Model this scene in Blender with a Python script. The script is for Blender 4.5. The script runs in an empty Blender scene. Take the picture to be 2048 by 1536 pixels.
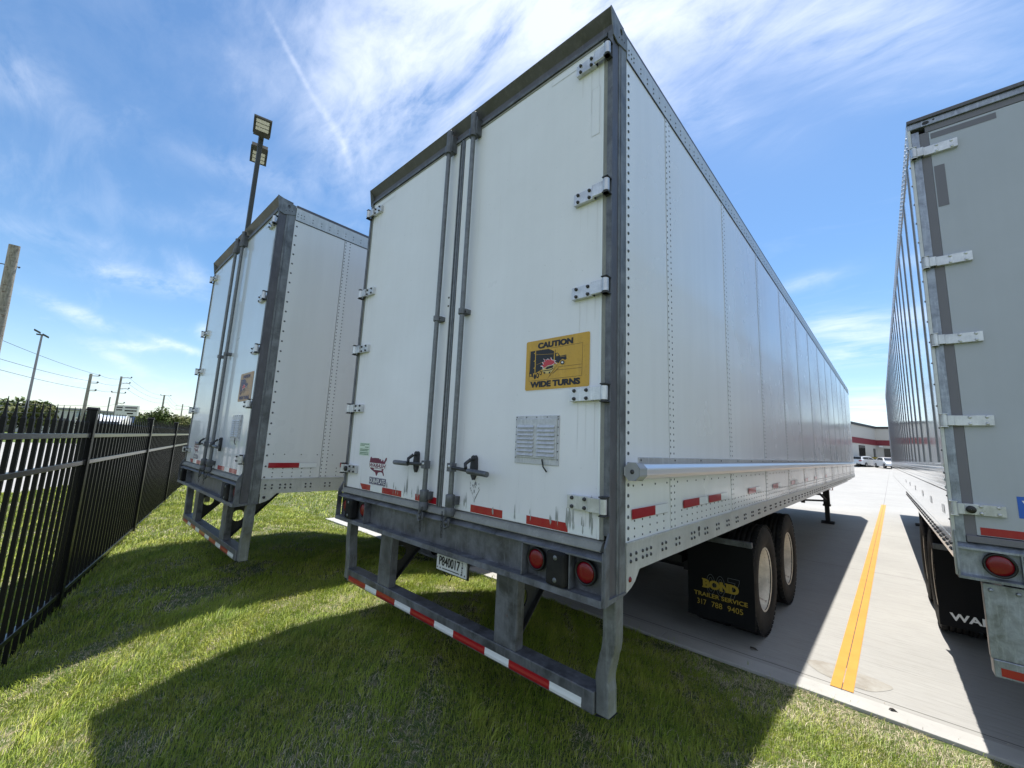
import bpy, math, random
import numpy as np
from mathutils import Vector, Matrix
from mathutils.geometry import tessellate_polygon

random.seed(7)
rng = np.random.default_rng(7)
R = math.radians
scene = bpy.context.scene
COL = scene.collection

# ------------------------------------------------------------------ camera
cam_d = bpy.data.cameras.new("camera")
cam = bpy.data.objects.new("camera", cam_d)
COL.objects.link(cam)
_r = Vector((0.7361, 0.6755, 0.0432)); _u = Vector((0.0693, -0.1386, 0.9879)); _f = Vector((-0.6733, 0.7242, 0.1489))
_f.normalize(); _r = (_r - _f * _r.dot(_f)).normalized(); _u = _r.cross(_f)
M4 = Matrix(((_r.x, _u.x, -_f.x, 2.2539), (_r.y, _u.y, -_f.y, -1.7120), (_r.z, _u.z, -_f.z, 1.7201), (0, 0, 0, 1)))
cam.matrix_world = M4
cam_d.sensor_width = 36.0
cam_d.lens = 818.016 / 2048 * 36.0
cam_d.clip_start = 0.05
cam_d.clip_end = 3000
scene.camera = cam

# ------------------------------------------------------------------ view + light
scene.view_settings.view_transform = 'Standard'
scene.view_settings.look = 'None'
scene.view_settings.exposure = 0.95
scene.view_settings.gamma = 1.0
SUN_TO = Vector((-0.073, 0.354, 1.0)).normalized()
sun_d = bpy.data.lights.new("sun", 'SUN')
sun_d.energy = 3.9
sun_d.angle = R(0.5)
sun_d.color = (1.0, 0.955, 0.88)
sun = bpy.data.objects.new("sun", sun_d)
COL.objects.link(sun)
sun.rotation_euler = SUN_TO.to_track_quat('Z', 'Y').to_euler()
sun.location = (0, 0, 30)

world = bpy.data.worlds.new("World")
scene.world = world
world.use_nodes = True
WN = world.node_tree
WN.nodes.clear()


def wn(t, **k):
    n = WN.nodes.new(t)
    for a, b in k.items():
        setattr(n, a, b)
    return n


def wmath(op, a, b=None):
    n = wn('ShaderNodeMath', operation=op)
    for i, v in enumerate((a, b)):
        if v is None:
            continue
        if isinstance(v, (int, float)):
            n.inputs[i].default_value = v
        else:
            WN.links.new(v, n.inputs[i])
    return n.outputs[0]


def wdot(vec, c):
    n = wn('ShaderNodeVectorMath', operation='DOT_PRODUCT')
    WN.links.new(vec, n.inputs[0]); n.inputs[1].default_value = c
    return n.outputs['Value']


w_out = wn('ShaderNodeOutputWorld')
w_bg = wn('ShaderNodeBackground')
w_bg.inputs['Strength'].default_value = 0.15
w_sky = wn('ShaderNodeTexSky', sky_type='NISHITA')
w_sky.sun_disc = False
w_sky.sun_elevation = R(70.1)
w_sky.sun_rotation = R(-11.7)
w_sky.altitude = 200
w_sky.air_density = 1.0
w_sky.dust_density = 0.6
w_sky.ozone_density = 2.0
w_tc = wn('ShaderNodeTexCoord')
w_dir = w_tc.outputs['Generated']
CLOUDS = [
 ((0.10,-0.86,0.50),(1.5,0,0),(0,1.2,2.0),1.7),  # unseen cloud behind the camera, added to brighten the shaded doors
 ((0.78,-0.40,0.48),(0.9,1.5,0),(-0.9,0.8,2.0),1.2),  # second unseen cloud, behind and to the right, added as fill light
 ((-0.48,0.442,0.758),(2.6,1.98,0.456),(-4.21,7.14,-6.92),1.0),
 ((-0.647,0.366,0.669),(-0.628,6.12,-4.04),(-5.14,-2.85,-3.51),0.75),
 ((-0.174,0.66,0.73),(2.62,1.63,-0.887),(-9.79,9.65,-11.2),0.8),
 ((-0.327,0.457,0.827),(1.9,1.54,-0.122),(-5.59,6.46,-5.83),1),
 ((0.0322,0.741,0.671),(7.71,2.81,-3.56),(-16.1,18.8,-20.1),0.35),
 ((-0.76,0.299,0.577),(-0.194,9.65,-5.42),(-8.06,-4.84,-8.33),0.42),
 ((-0.265,0.691,0.673),(4.34,3.81,-2.29),(-14.7,8.1,-14.3),0.5),
 ((-0.731,0.182,0.657),(-5.4,14.1,-10.1),(-138,-137,-118),0.5),
 ((-0.753,0.258,0.606),(-5.23,25.3,-17.7),(-93.8,-78.9,-85.2),0.42),
 ((-0.764,0.302,0.57),(-8.26,18.8,-21.5),(-64.5,-80.5,-45.6),0.55),
 ((-0.87,-0.108,0.481),(-1.02,25.5,3.66),(-12.6,2.73,-22.6),0.36),
 ((-0.926,0.0696,0.371),(1.25,12.4,0.57),(-16.7,3.7,-43.8),0.15),
 ((-0.963,0.0606,0.264),(1.03,13.7,0.287),(-14.2,2.21,-54.1),0.62),
 ((-0.982,-0.0148,0.187),(-1.25,19.2,-5.67),(-15.8,-27.2,-88.8),0.75),
 ((-0.987,0.065,0.147),(2.09,24.9,1.92),(-16.4,10.8,-122),0.85),
 ((-0.98,0.119,0.16),(2.04,21.8,-4.75),(-23.1,-26.1,-130),0.75),
 ((-0.992,0.0498,0.118),(0.124,19.2,-8.3),(-11.8,-38.6,-89.5),0.5),
 ((-0.967,0.163,0.194),(14.6,67,13.6),(-10.5,16.7,-70.7),1.1),
 ((-0.948,0.115,0.298),(16.5,32.9,38.3),(-3.2,26.8,-21.7),0.45),
 ((-0.997,0.00133,0.0727),(0.0639,7.83,0.108),(-3.53,0.781,-54.5),0.3),
 ((-0.0354,0.969,0.245),(12.7,0.853,-1.91),(-5.77,8.19,-34.5),0.95),
 ((-0.0463,0.98,0.196),(11.6,0.456,0.0444),(-0.173,9.02,-47.5),0.6),
 ((-0.0251,0.995,0.0931),(14.6,0.303,-0.36),(-0.754,2.38,-28.6),1.0),
 ((-0.0945,0.935,0.342),(16.4,0.858,1.81),(6.34,25.1,-69.1),0.25),
 ((-0.852,0.185,0.49),(2.05,7.58,0.581),(-16.1,6.79,-31.5),0.3),
 ((-0.953,-0.0576,0.296),(-0.306,12,1.14),(-15.5,4.4,-50.5),0.2),
 ((-0.877,0.237,0.419),(2.98,9.03,0.937),(-9.22,5.43,-23),0.25),
]
acc = None
for c0, e1, e2, s in CLOUDS:
    c0 = Vector(c0)
    sub = wn('ShaderNodeVectorMath', operation='SUBTRACT'); WN.links.new(w_dir, sub.inputs[0]); sub.inputs[1].default_value = c0
    a = wdot(sub.outputs[0], e1); b = wdot(sub.outputs[0], e2)
    q = wmath('ADD', wmath('MULTIPLY', a, a), wmath('MULTIPLY', b, b))
    g = wmath('MULTIPLY', wmath('EXPONENT', wmath('MULTIPLY', q, -1.0)), s)
    f = wmath('MINIMUM', wmath('MAXIMUM', wmath('MULTIPLY', wdot(w_dir, c0), 2.5), 0.0), 1.0)
    g = wmath('MULTIPLY', g, f)
    acc = g if acc is None else wmath('ADD', acc, g)
# direction projected on a high flat layer, so that the wisps foreshorten toward the horizon
sepd = wn('ShaderNodeSeparateXYZ'); WN.links.new(w_dir, sepd.inputs[0])
den = wmath('ADD', wmath('MAXIMUM', sepd.outputs['Z'], 0.0), 0.12)
comb = wn('ShaderNodeCombineXYZ')
WN.links.new(wmath('DIVIDE', sepd.outputs['X'], den), comb.inputs[0])
WN.links.new(wmath('DIVIDE', sepd.outputs['Y'], den), comb.inputs[1])
mapn = wn('ShaderNodeMapping'); WN.links.new(comb.outputs[0], mapn.inputs[0])
mapn.inputs['Rotation'].default_value = (0, 0, R(35)); mapn.inputs['Scale'].default_value = (1.0, 2.3, 1.0)
n1 = wn('ShaderNodeTexNoise'); WN.links.new(mapn.outputs[0], n1.inputs['Vector'])
n1.inputs['Scale'].default_value = 2.1; n1.inputs['Detail'].default_value = 10; n1.inputs['Roughness'].default_value = 0.62; n1.inputs['Distortion'].default_value = 0.7
n2 = wn('ShaderNodeTexNoise'); WN.links.new(mapn.outputs[0], n2.inputs['Vector'])
n2.inputs['Scale'].default_value = 9.0; n2.inputs['Detail'].default_value = 8; n2.inputs['Roughness'].default_value = 0.65; n2.inputs['Distortion'].default_value = 0.5
nz = wmath('ADD', wmath('MULTIPLY', n1.outputs['Fac'], 0.78), wmath('MULTIPLY', n2.outputs['Fac'], 0.22))
mr = wn('ShaderNodeMapRange'); WN.links.new(nz, mr.inputs['Value'])
mr.inputs['From Min'].default_value = 0.38; mr.inputs['From Max'].default_value = 0.64; mr.inputs['To Min'].default_value = 0.10; mr.inputs['To Max'].default_value = 1.45
dens = wmath('MULTIPLY', acc, mr.outputs[0])
# thin veil everywhere plus a paler band at the horizon
veil = wmath('ADD', wmath('MULTIPLY', wmath('MAXIMUM', wmath('SUBTRACT', n1.outputs['Fac'], 0.56), 0.0), 0.6), 0.02)
dens = wmath('ADD', dens, veil)
dens = wmath('ADD', dens, wmath('MULTIPLY', wmath('EXPONENT', wmath('MULTIPLY', wmath('MAXIMUM', sepd.outputs['Z'], 0.0), -13.0)), 0.5))
dens = wmath('MINIMUM', dens, 1.6)
dens = wmath('SUBTRACT', 1.0, wmath('EXPONENT', wmath('MULTIPLY', dens, -0.62)))
w_mix = wn('ShaderNodeMix', data_type='RGBA')
WN.links.new(dens, w_mix.inputs['Factor'])
w_hsv = wn('ShaderNodeHueSaturation')
WN.links.new(w_sky.outputs[0], w_hsv.inputs['Color'])
w_hsv.inputs['Saturation'].default_value = 1.22
w_hsv.inputs['Hue'].default_value = 0.497
w_hsv.inputs['Value'].default_value = 0.63
WN.links.new(w_hsv.outputs[0], w_mix.inputs['A'])
w_mix.inputs['B'].default_value = (4.6, 4.8, 5.25, 1)
WN.links.new(w_mix.outputs['Result'], w_bg.inputs['Color'])
WN.links.new(w_bg.outputs[0], w_out.inputs[0])

# ------------------------------------------------------------------ materials
MATS = {}


def mat(name, col=(0.5, 0.5, 0.5), rough=0.5, metal=0.0, spec=0.5, coat=0.0, coat_rough=0.05):
    m = bpy.data.materials.new(name)
    m.use_nodes = True
    b = m.node_tree.nodes['Principled BSDF']
    b.inputs['Base Color'].default_value = (*col, 1)
    b.inputs['Roughness'].default_value = rough
    b.inputs['Metallic'].default_value = metal
    b.inputs['Specular IOR Level'].default_value = spec
    b.inputs['Coat Weight'].default_value = coat
    b.inputs['Coat Roughness'].default_value = coat_rough
    MATS[name] = m
    return m


class NT:
    """small helper around one material's node tree"""

    def __init__(self, m):
        self.t = m.node_tree; self.b = self.t.nodes['Principled BSDF']; self.tc = self.t.nodes.new('ShaderNodeTexCoord')

    def new(self, t, **k):
        n = self.t.nodes.new(t)
        for a, b in k.items():
            setattr(n, a, b)
        return n

    def link(self, a, b):
        self.t.links.new(a, b)

    def mapping(self, scale=(1, 1, 1), rot=(0, 0, 0), src='Object'):
        n = self.new('ShaderNodeMapping'); self.link(self.tc.outputs[src], n.inputs[0])
        n.inputs['Scale'].default_value = scale; n.inputs['Rotation'].default_value = rot
        return n.outputs[0]

    def noise(self, vec, scale=5, detail=5, rough=0.55, dist=0.0):
        n = self.new('ShaderNodeTexNoise'); self.link(vec, n.inputs['Vector'])
        n.inputs['Scale'].default_value = scale; n.inputs['Detail'].default_value = detail
        n.inputs['Roughness'].default_value = rough; n.inputs['Distortion'].default_value = dist
        return n.outputs['Fac']

    def ramp(self, fac, lo, hi, a=0.0, b=1.0):
        n = self.new('ShaderNodeMapRange'); self.link(fac, n.inputs['Value'])
        n.inputs['From Min'].default_value = lo; n.inputs['From Max'].default_value = hi
        n.inputs['To Min'].default_value = a; n.inputs['To Max'].default_value = b
        return n.outputs[0]

    def math(self, op, a, b=None):
        n = self.new('ShaderNodeMath', operation=op)
        for i, v in enumerate((a, b)):
            if v is None:
                continue
            if isinstance(v, (int, float)):
                n.inputs[i].default_value = v
            else:
                self.link(v, n.inputs[i])
        return n.outputs[0]

    def mix(self, fac, a, b):
        n = self.new('ShaderNodeMix', data_type='RGBA')
        if isinstance(fac, (int, float)):
            n.inputs['Factor'].default_value = fac
        else:
            self.link(fac, n.inputs['Factor'])
        for k, v in (('A', a), ('B', b)):
            if isinstance(v, tuple):
                n.inputs[k].default_value = (*v, 1)
            else:
                self.link(v, n.inputs[k])
        return n.outputs['Result']

    def color(self, c):
        self.link(c, self.b.inputs['Base Color'])

    def rough(self, c):
        self.link(c, self.b.inputs['Roughness'])

    def bump(self, h, strength=0.3, dist=0.01):
        n = self.new('ShaderNodeBump'); self.link(h, n.inputs['Height'])
        n.inputs['Strength'].default_value = strength; n.inputs['Distance'].default_value = dist
        self.link(n.outputs[0], self.b.inputs['Normal'])

    def sep(self, src='Object'):
        n = self.new('ShaderNodeSeparateXYZ'); self.link(self.tc.outputs[src], n.inputs[0])
        return n.outputs


def door_mat(name, col, dirt):
    m = mat(name, col, 0.38, spec=0.4)
    n = NT(m)
    v = n.mapping((14, 14, 0.55)); s = n.noise(v, 1.6, 6, 0.65)
    blot = n.noise(n.mapping((1, 1, 1)), 1.7, 5, 0.6)
    z = n.sep()[2]
    low = n.ramp(z, 1.75, 1.28, 0.0, 1.0)
    streak = n.math('MULTIPLY', n.ramp(s, 0.60, 0.74, 0, 1), n.math('MULTIPLY', low, low))
    spot = n.ramp(n.noise(n.mapping((1, 1, 1)), 60, 3, 0.6), 0.69, 0.78, 0, 0.5)
    base = n.mix(n.ramp(blot, 0.3, 0.7, 0, 1), col, tuple(c * 0.93 for c in col))
    base = n.mix(n.ramp(s, 0.35, 0.75, 0, 0.06), base, tuple(c * 0.55 for c in col))
    base = n.mix(n.math('MULTIPLY', streak, dirt), base, (0.10, 0.11, 0.11))
    base = n.mix(n.math('MULTIPLY', spot, dirt * 0.6), base, (0.2, 0.2, 0.2))
    n.color(base)
    n.rough(n.ramp(blot, 0.3, 0.7, 0.27, 0.42))
    n.bump(n.noise(n.mapping((1, 1, 1)), 260, 2, 0.5), 0.03, 0.002)
    return m


def side_mat(name, col, rough, metal=0.0, wav=0.5, dirt=0.5):
    m = mat(name, col, rough, metal, 0.45, 0.25 if metal == 0 else 0.0, 0.08)
    n = NT(m)
    v = n.mapping((1, 5, 0.35)); s = n.noise(v, 1.5, 6, 0.62)
    blot = n.noise(n.mapping((1, 1, 1)), 0.9, 4, 0.6)
    fine = n.noise(n.mapping((1, 3, 40)), 3, 3, 0.6)
    base = n.mix(n.ramp(s, 0.35, 0.75, 0, 0.18 * dirt * 2), col, tuple(c * 0.6 for c in col))
    base = n.mix(n.ramp(blot, 0.35, 0.7, 0, 0.12), base, (col[0] * 0.85, col[1] * 0.82, col[2] * 0.76))
    base = n.mix(n.ramp(fine, 0.6, 0.8, 0, 0.1), base, tuple(c * 0.5 for c in col))
    n.color(base)
    n.rough(n.ramp(blot, 0.3, 0.7, rough * 0.75, rough * 1.5))
    h = n.noise(n.mapping((1, 0.9, 1.2)), 1.6, 2, 0.4)
    n.bump(h, wav, 0.012)
    return m


def steel_mat(name, col, rough=0.5, metal=0.35, scale=1.0, var=0.5, rust=0.0):
    m = mat(name, col, rough, metal)
    n = NT(m)
    a = n.noise(n.mapping((1, 1, 1)), 5 * scale, 8, 0.65, 0.4)
    b = n.noise(n.mapping((9, 9, 1.2)), 3 * scale, 6, 0.7)
    c = n.noise(n.mapping((1, 1, 1)), 70 * scale, 4, 0.6)
    base = n.mix(n.ramp(a, 0.35, 0.65, 0, 1), tuple(x * (1 - var * 0.5) for x in col), tuple(min(1, x * (1 + var * 0.55)) for x in col))
    base = n.mix(n.ramp(b, 0.52, 0.72, 0, 0.5 * min(1.0, var + 0.3)), base, tuple(min(1, x * 1.9 + 0.03) for x in col))
    base = n.mix(n.ramp(c, 0.55, 0.8, 0, 0.35), base, tuple(x * 0.45 for x in col))
    if rust:
        r = n.noise(n.mapping((1, 1, 1)), 9, 8, 0.7, 0.5)
        base = n.mix(n.ramp(r, 0.64 - 0.07 * (rust > 0.9), 0.72 - 0.05 * (rust > 0.9), 0, rust), base, (0.16, 0.06, 0.03))
    n.color(base)
    n.rough(n.ramp(a, 0.3, 0.7, rough * 0.75, rough * 1.3))
    n.bump(c, 0.12, 0.003)
    return m


door_mat('door_white', (0.78, 0.785, 0.82), 1.0)
door_mat('door_white_glossy', (0.62, 0.66, 0.72), 0.5)
MATS['door_white_glossy'].node_tree.nodes['Principled BSDF'].inputs['Coat Weight'].default_value = 0.6
door_mat('door_grey', (0.42, 0.445, 0.49), 0.15)
side_mat('panel_white', (0.80, 0.81, 0.825), 0.22, wav=0.25)
side_mat('panel_white_dull', (0.72, 0.73, 0.745), 0.30)
side_mat('panel_bright', (0.74, 0.755, 0.775), 0.10, 0.0, 0.25, 0.2)
MATS['panel_bright'].node_tree.nodes['Principled BSDF'].inputs['Coat Weight'].default_value = 1.0
steel_mat('frame_steel', (0.112, 0.118, 0.132), 0.52, 0.2, 1.4, 1.0, 0.6)
steel_mat('frame_steel_light', (0.155, 0.165, 0.175), 0.52, 0.2, 1.2, 0.9, 0.5)
steel_mat('header_steel', (0.098, 0.096, 0.108), 0.5, 0.2, 1.0, 0.4, 0.2)
steel_mat('galvanised', (0.27, 0.295, 0.345), 0.42, 0.55, 2.2, 0.7)
steel_mat('aluminium', (0.50, 0.50, 0.49), 0.42, 0.55, 0.8, 0.2)
steel_mat('rail_aluminium', (0.52, 0.53, 0.52), 0.4, 0.3, 0.8, 0.15)
steel_mat('hinge_silver', (0.56, 0.57, 0.59), 0.36, 0.5, 2.0, 0.35)
steel_mat('rod_steel', (0.15, 0.16, 0.17), 0.45, 0.45, 6.0, 0.5)
steel_mat('gasket', (0.23, 0.23, 0.21), 0.7, 0.0, 1.0, 0.3)
steel_mat('dark_iron', (0.035, 0.036, 0.04), 0.55, 0.2, 2.0, 0.4)
steel_mat('chassis_black', (0.012, 0.012, 0.014), 0.55, 0.0, 2.0, 0.4)
mat('stain_faint', (0.67, 0.67, 0.69), 0.55)
mat('stain', (0.30, 0.32, 0.31), 0.6)
mat('bolt_dark', (0.05, 0.05, 0.055), 0.5, 0.3)
mat('rivet_grey', (0.085, 0.09, 0.10), 0.5, 0.3)
mat('tube_aluminium', (0.80, 0.80, 0.82), 0.32, 0.7)
mat('cap_and_shadow_grey', (0.36, 0.37, 0.39), 0.5, 0.1)  # tube end cap, and the painted shadow line by the wall posts
mat('sign_cream', (0.60, 0.46, 0.17), 0.5)
mat('seam_dark', (0.03, 0.03, 0.035), 0.7)
mat('tape_red', (0.34, 0.004, 0.014), 0.35, 0, 0.5, 0.5)
mat('tape_white', (0.74, 0.765, 0.79), 0.35, 0, 0.5, 0.4)
mat('tape_grey', (0.15, 0.145, 0.165), 0.5)
mat('lens_red', (0.17, 0.001, 0.008), 0.25, 0, 0.4, 0.25)
mat('lens_ring', (0.008, 0.008, 0.009), 0.4)
mat('rubber', (0.009, 0.009, 0.010), 0.75, spec=0.25)
mat('flap_rubber', (0.004, 0.0045, 0.006), 0.7, spec=0.2)
mat('print_yellow', (0.30, 0.21, 0.02), 0.5)
mat('print_grey', (0.10, 0.11, 0.12), 0.5)
mat('print_white', (0.75, 0.75, 0.75), 0.5)
mat('print_black', (0.010, 0.010, 0.014), 0.5)
mat('print_maroon', (0.14, 0.012, 0.045), 0.45)
mat('print_red', (0.52, 0.045, 0.06), 0.5)
mat('print_navy', (0.035, 0.03, 0.10), 0.5)
mat('print_blue', (0.02, 0.11, 0.50), 0.4)
mat('print_green', (0.03, 0.12, 0.05), 0.5)
mat('sticker_pale', (0.60, 0.70, 0.60), 0.5)
mat('plate_white', (0.62, 0.64, 0.66), 0.4)
steel_mat('sign_yellow', (0.55, 0.315, 0.035), 0.45, 0.0, 1.0, 0.12)
steel_mat('sign_faded', (0.42, 0.27, 0.16), 0.55, 0.0, 1.0, 0.2)
steel_mat('rim_white', (0.60, 0.55, 0.47), 0.55, 0.0, 1.0, 0.5, 0.95)
m = MATS['rubber']; n = NT(m); n.bump(n.noise(n.mapping((1, 1, 1)), 90, 4, 0.6), 0.25, 0.004)
n.color(n.mix(n.ramp(n.noise(n.mapping((1, 1, 1)), 8, 6, 0.6), 0.4, 0.7), (0.008, 0.008, 0.009), (0.024, 0.023, 0.021)))
m = MATS['flap_rubber']; n = NT(m); n.bump(n.noise(n.mapping((1, 1, 1)), 5, 4, 0.5), 0.3, 0.02)
# vent: dirty aluminium
steel_mat('vent_metal', (0.50, 0.51, 0.54), 0.5, 0.15, 5.0, 0.3)


# ------------------------------------------------------------------ mesh builder
class MB:
    def __init__(self):
        self.v = []; self.f = []; self.m = []; self.s = []; self.names = []

    def mi(self, name):
        if name not in self.names:
            self.names.append(name)
        return self.names.index(name)

    def add(self, verts, faces, material, smooth=False):
        o = len(self.v); k = self.mi(material)
        self.v.extend([tuple(p) for p in verts])
        for f in faces:
            self.f.append(tuple(i + o for i in f)); self.m.append(k); self.s.append(smooth)
        return self

    def box(self, x0, x1, y0, y1, z0, z1, material):
        v = [(x, y, z) for x in (x0, x1) for y in (y0, y1) for z in (z0, z1)]
        f = [(0, 1, 3, 2), (4, 6, 7, 5), (0, 4, 5, 1), (2, 3, 7, 6), (0, 2, 6, 4), (1, 5, 7, 3)]
        return self.add(v, f, material)

    def prism(self, poly, axis, a0, a1, material):
        """polygon in the two other axes (cyclic order kept), extruded along axis from a0 to a1"""
        def P(p, a):
            if axis == 'x': return (a, p[0], p[1])
            if axis == 'y': return (p[0], a, p[1])
            return (p[0], p[1], a)
        n = len(poly)
        v = [P(p, a0) for p in poly] + [P(p, a1) for p in poly]
        tri = tessellate_polygon([[Vector((p[0], p[1], 0)) for p in poly]])
        f = [(a, b, c) for a, b, c in tri] + [(c + n, b + n, a + n) for a, b, c in tri]
        f += [(i, (i + 1) % n, n + (i + 1) % n, n + i) for i in range(n)]
        return self.add(v, f, material)

    def holed(self, poly, hole, axis, a0, a1, material):
        def P(p, a):
            if axis == 'x': return (a, p[0], p[1])
            if axis == 'y': return (p[0], a, p[1])
            return (p[0], p[1], a)
        al = list(poly) + list(hole); n = len(al); k = len(poly)
        tri = tessellate_polygon([[Vector((p[0], p[1], 0)) for p in poly], [Vector((p[0], p[1], 0)) for p in hole]])
        v = [P(p, a0) for p in al] + [P(p, a1) for p in al]
        f = [(a, b, c) for a, b, c in tri] + [(c + n, b + n, a + n) for a, b, c in tri]
        f += [(i, (i + 1) % k, n + (i + 1) % k, n + i) for i in range(k)]
        h = n - k
        f += [(k + i, k + (i + 1) % h, n + k + (i + 1) % h, n + k + i) for i in range(h)]
        return self.add(v, f, material)

    def tube(self, pts, r, material, seg=10, cap=True, r2=None):
        pts = [Vector(p) for p in pts]
        rings = []
        prev = None
        for i, p in enumerate(pts):
            t = (pts[min(i + 1, len(pts) - 1)] - pts[max(i - 1, 0)]).normalized()
            if prev is None:
                a = Vector((0, 0, 1)) if abs(t.z) < 0.9 else Vector((1, 0, 0))
                n1_ = t.cross(a).normalized()
            else:
                n1_ = (prev - t * prev.dot(t)).normalized()
            prev = n1_; n2_ = t.cross(n1_)
            rr = r if r2 is None else r + (r2 - r) * i / (len(pts) - 1)
            rings.append([p + (n1_ * math.cos(2 * math.pi * k / seg) + n2_ * math.sin(2 * math.pi * k / seg)) * rr for k in range(seg)])
        v = [q for rg in rings for q in rg]
        f = []
        for i in range(len(pts) - 1):
            for k in range(seg):
                f.append((i * seg + k, i * seg + (k + 1) % seg, (i + 1) * seg + (k + 1) % seg, (i + 1) * seg + k))
        self.add(v, f, material, True)
        if cap:
            self.add(rings[0], [tuple(range(seg))[::-1]], material)
            self.add(rings[-1], [tuple(range(seg))], material)
        return self

    def sweep_rect(self, pts, w, d, material):
        """rectangular tube along pts (x,z path) with width w in x and depth given by (y0,y1)=d"""
        v = []; f = []
        for x, z in pts:
            v += [(x - w / 2, d[0], z), (x + w / 2, d[0], z), (x + w / 2, d[1], z), (x - w / 2, d[1], z)]
        for i in range(len(pts) - 1):
            for k in range(4):
                f.append((4 * i + k, 4 * i + (k + 1) % 4, 4 * i + 4 + (k + 1) % 4, 4 * i + 4 + k))
        n = len(pts)
        f += [(3, 2, 1, 0), (4 * n - 4, 4 * n - 3, 4 * n - 2, 4 * n - 1)]
        return self.add(v, f, material)

    def dome(self, c, normal, r, h, material, seg=7):
        """a rivet or bolt head"""
        n = Vector(normal).normalized()
        a = Vector((0, 0, 1)) if abs(n.z) < 0.9 else Vector((1, 0, 0))
        u = n.cross(a).normalized(); w = n.cross(u); c = Vector(c)
        v = []
        for rr, hh in ((1.0, 0.0), (0.75, 0.7)):
            for k in range(seg):
                t = 2 * math.pi * k / seg
                v.append(c + (u * math.cos(t) + w * math.sin(t)) * r * rr + n * h * hh)
        v.append(c + n * h)
        f = [(k, (k + 1) % seg, seg + (k + 1) % seg, seg + k) for k in range(seg)]
        f += [(seg + k, seg + (k + 1) % seg, 2 * seg) for k in range(seg)]
        return self.add(v, f, material, True)

    def disc(self, c, normal, r, material, seg=24, r2=None):
        n = Vector(normal).normalized(); a = Vector((0, 0, 1)) if abs(n.z) < 0.9 else Vector((1, 0, 0))
        u = n.cross(a).normalized(); w = n.cross(u); c = Vector(c)
        r2 = r if r2 is None else r2
        v = [c + u * math.cos(2 * math.pi * k / seg) * r + w * math.sin(2 * math.pi * k / seg) * r2 for k in range(seg)]
        return self.add(v, [tuple(range(seg))], material)

    def lathe(self, prof, centre, axis, material, seg=32, smooth=True):
        """prof: list of (radius, offset along axis)"""
        c = Vector(centre); v = []; f = []
        for r, a in prof:
            for k in range(seg):
                t = 2 * math.pi * k / seg
                if axis == 'x': p = Vector((a, r * math.cos(t), r * math.sin(t)))
                elif axis == 'y': p = Vector((r * math.cos(t), a, r * math.sin(t)))
                else: p = Vector((r * math.cos(t), r * math.sin(t), a))
                v.append(c + p)
        for i in range(len(prof) - 1):
            for k in range(seg):
                f.append((i * seg + k, i * seg + (k + 1) % seg, (i + 1) * seg + (k + 1) % seg, (i + 1) * seg + k))
        return self.add(v, f, material, smooth)

    def poly_y(self, pts, y, material):
        """flat polygon facing -y; pts = (x, z)"""
        tri = tessellate_polygon([[Vector((p[0], p[1], 0)) for p in pts]])
        return self.add([(p[0], y, p[1]) for p in pts], tri, material)

    def rect_y(self, x0, x1, z0, z1, y, material):
        return self.add([(x0, y, z0), (x1, y, z0), (x1, y, z1), (x0, y, z1)], [(0, 1, 2, 3)], material)

    def build(self, name, parent=None, bevel=0.0, loc=None):
        me = bpy.data.meshes.new(name)
        me.from_pydata(self.v, [], self.f)
        for nme in self.names:
            me.materials.append(MATS[nme])
        me.polygons.foreach_set('material_index', self.m)
        me.polygons.foreach_set('use_smooth', self.s)
        me.update()
        o = bpy.data.objects.new(name, me)
        COL.objects.link(o)
        if parent is not None:
            o.parent = parent
        if loc is not None:
            o.location = loc
        if bevel > 0:
            b = o.modifiers.new('bevel', 'BEVEL'); b.width = bevel; b.segments = 2; b.limit_method = 'ANGLE'; b.angle_limit = R(40)
            b.harden_normals = False
        return o


_font_cache = {}


def text_mesh(s, bold=0.0, shear=0.0, space=1.0):
    key = (s, bold, shear, space)
    if key in _font_cache:
        return _font_cache[key]
    cu = bpy.data.curves.new('lettering', 'FONT')
    cu.body = s; cu.size = 1.0; cu.offset = bold; cu.shear = shear; cu.space_character = space; cu.resolution_u = 4
    ob = bpy.data.objects.new('lettering', cu)
    COL.objects.link(ob)
    dg = bpy.context.evaluated_depsgraph_get()
    me = bpy.data.meshes.new_from_object(ob.evaluated_get(dg))
    vs = [tuple(v.co) for v in me.vertices]; fs = [tuple(p.vertices) for p in me.polygons]
    bpy.data.objects.remove(ob); bpy.data.curves.remove(cu); bpy.data.meshes.remove(me)
    _font_cache[key] = (vs, fs)
    return vs, fs


def put_text(mb, s, fn, material, bold=0.0, shear=0.0, space=1.0):
    """fn maps (u, v) in 0..1 over the lettering's own box to a 3-D point"""
    vs, fs = text_mesh(s, bold, shear, space)
    xs = [v[0] for v in vs]; ys = [v[1] for v in vs]
    x0, x1, y0, y1 = min(xs), max(xs), min(ys), max(ys)
    mb.add([fn((v[0] - x0) / (x1 - x0), (v[1] - y0) / (y1 - y0)) for v in vs], fs, material)


def text_y(mb, s, x0, x1, z0, z1, y, material, fat=0.0, **k):
    put_text(mb, s, lambda u, v: (x0 + (x1 - x0) * u, y, z0 + (z1 - z0) * v), material, **k)
    if fat:
        f = fat * (z1 - z0)
        for i, (dx, dz) in enumerate(((1, 0), (-1, 0), (0, .6), (0, -.6), (.8, .5), (-.8, -.5), (.8, -.5), (-.8, .5))):
            put_text(mb, s, lambda u, v: (x0 + f + (x1 - x0 - 2 * f) * u + dx * f, y - 0.00012 * (i + 1), z0 + f * .6 + (z1 - z0 - 1.2 * f) * v + dz * f), material, **k)


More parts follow.
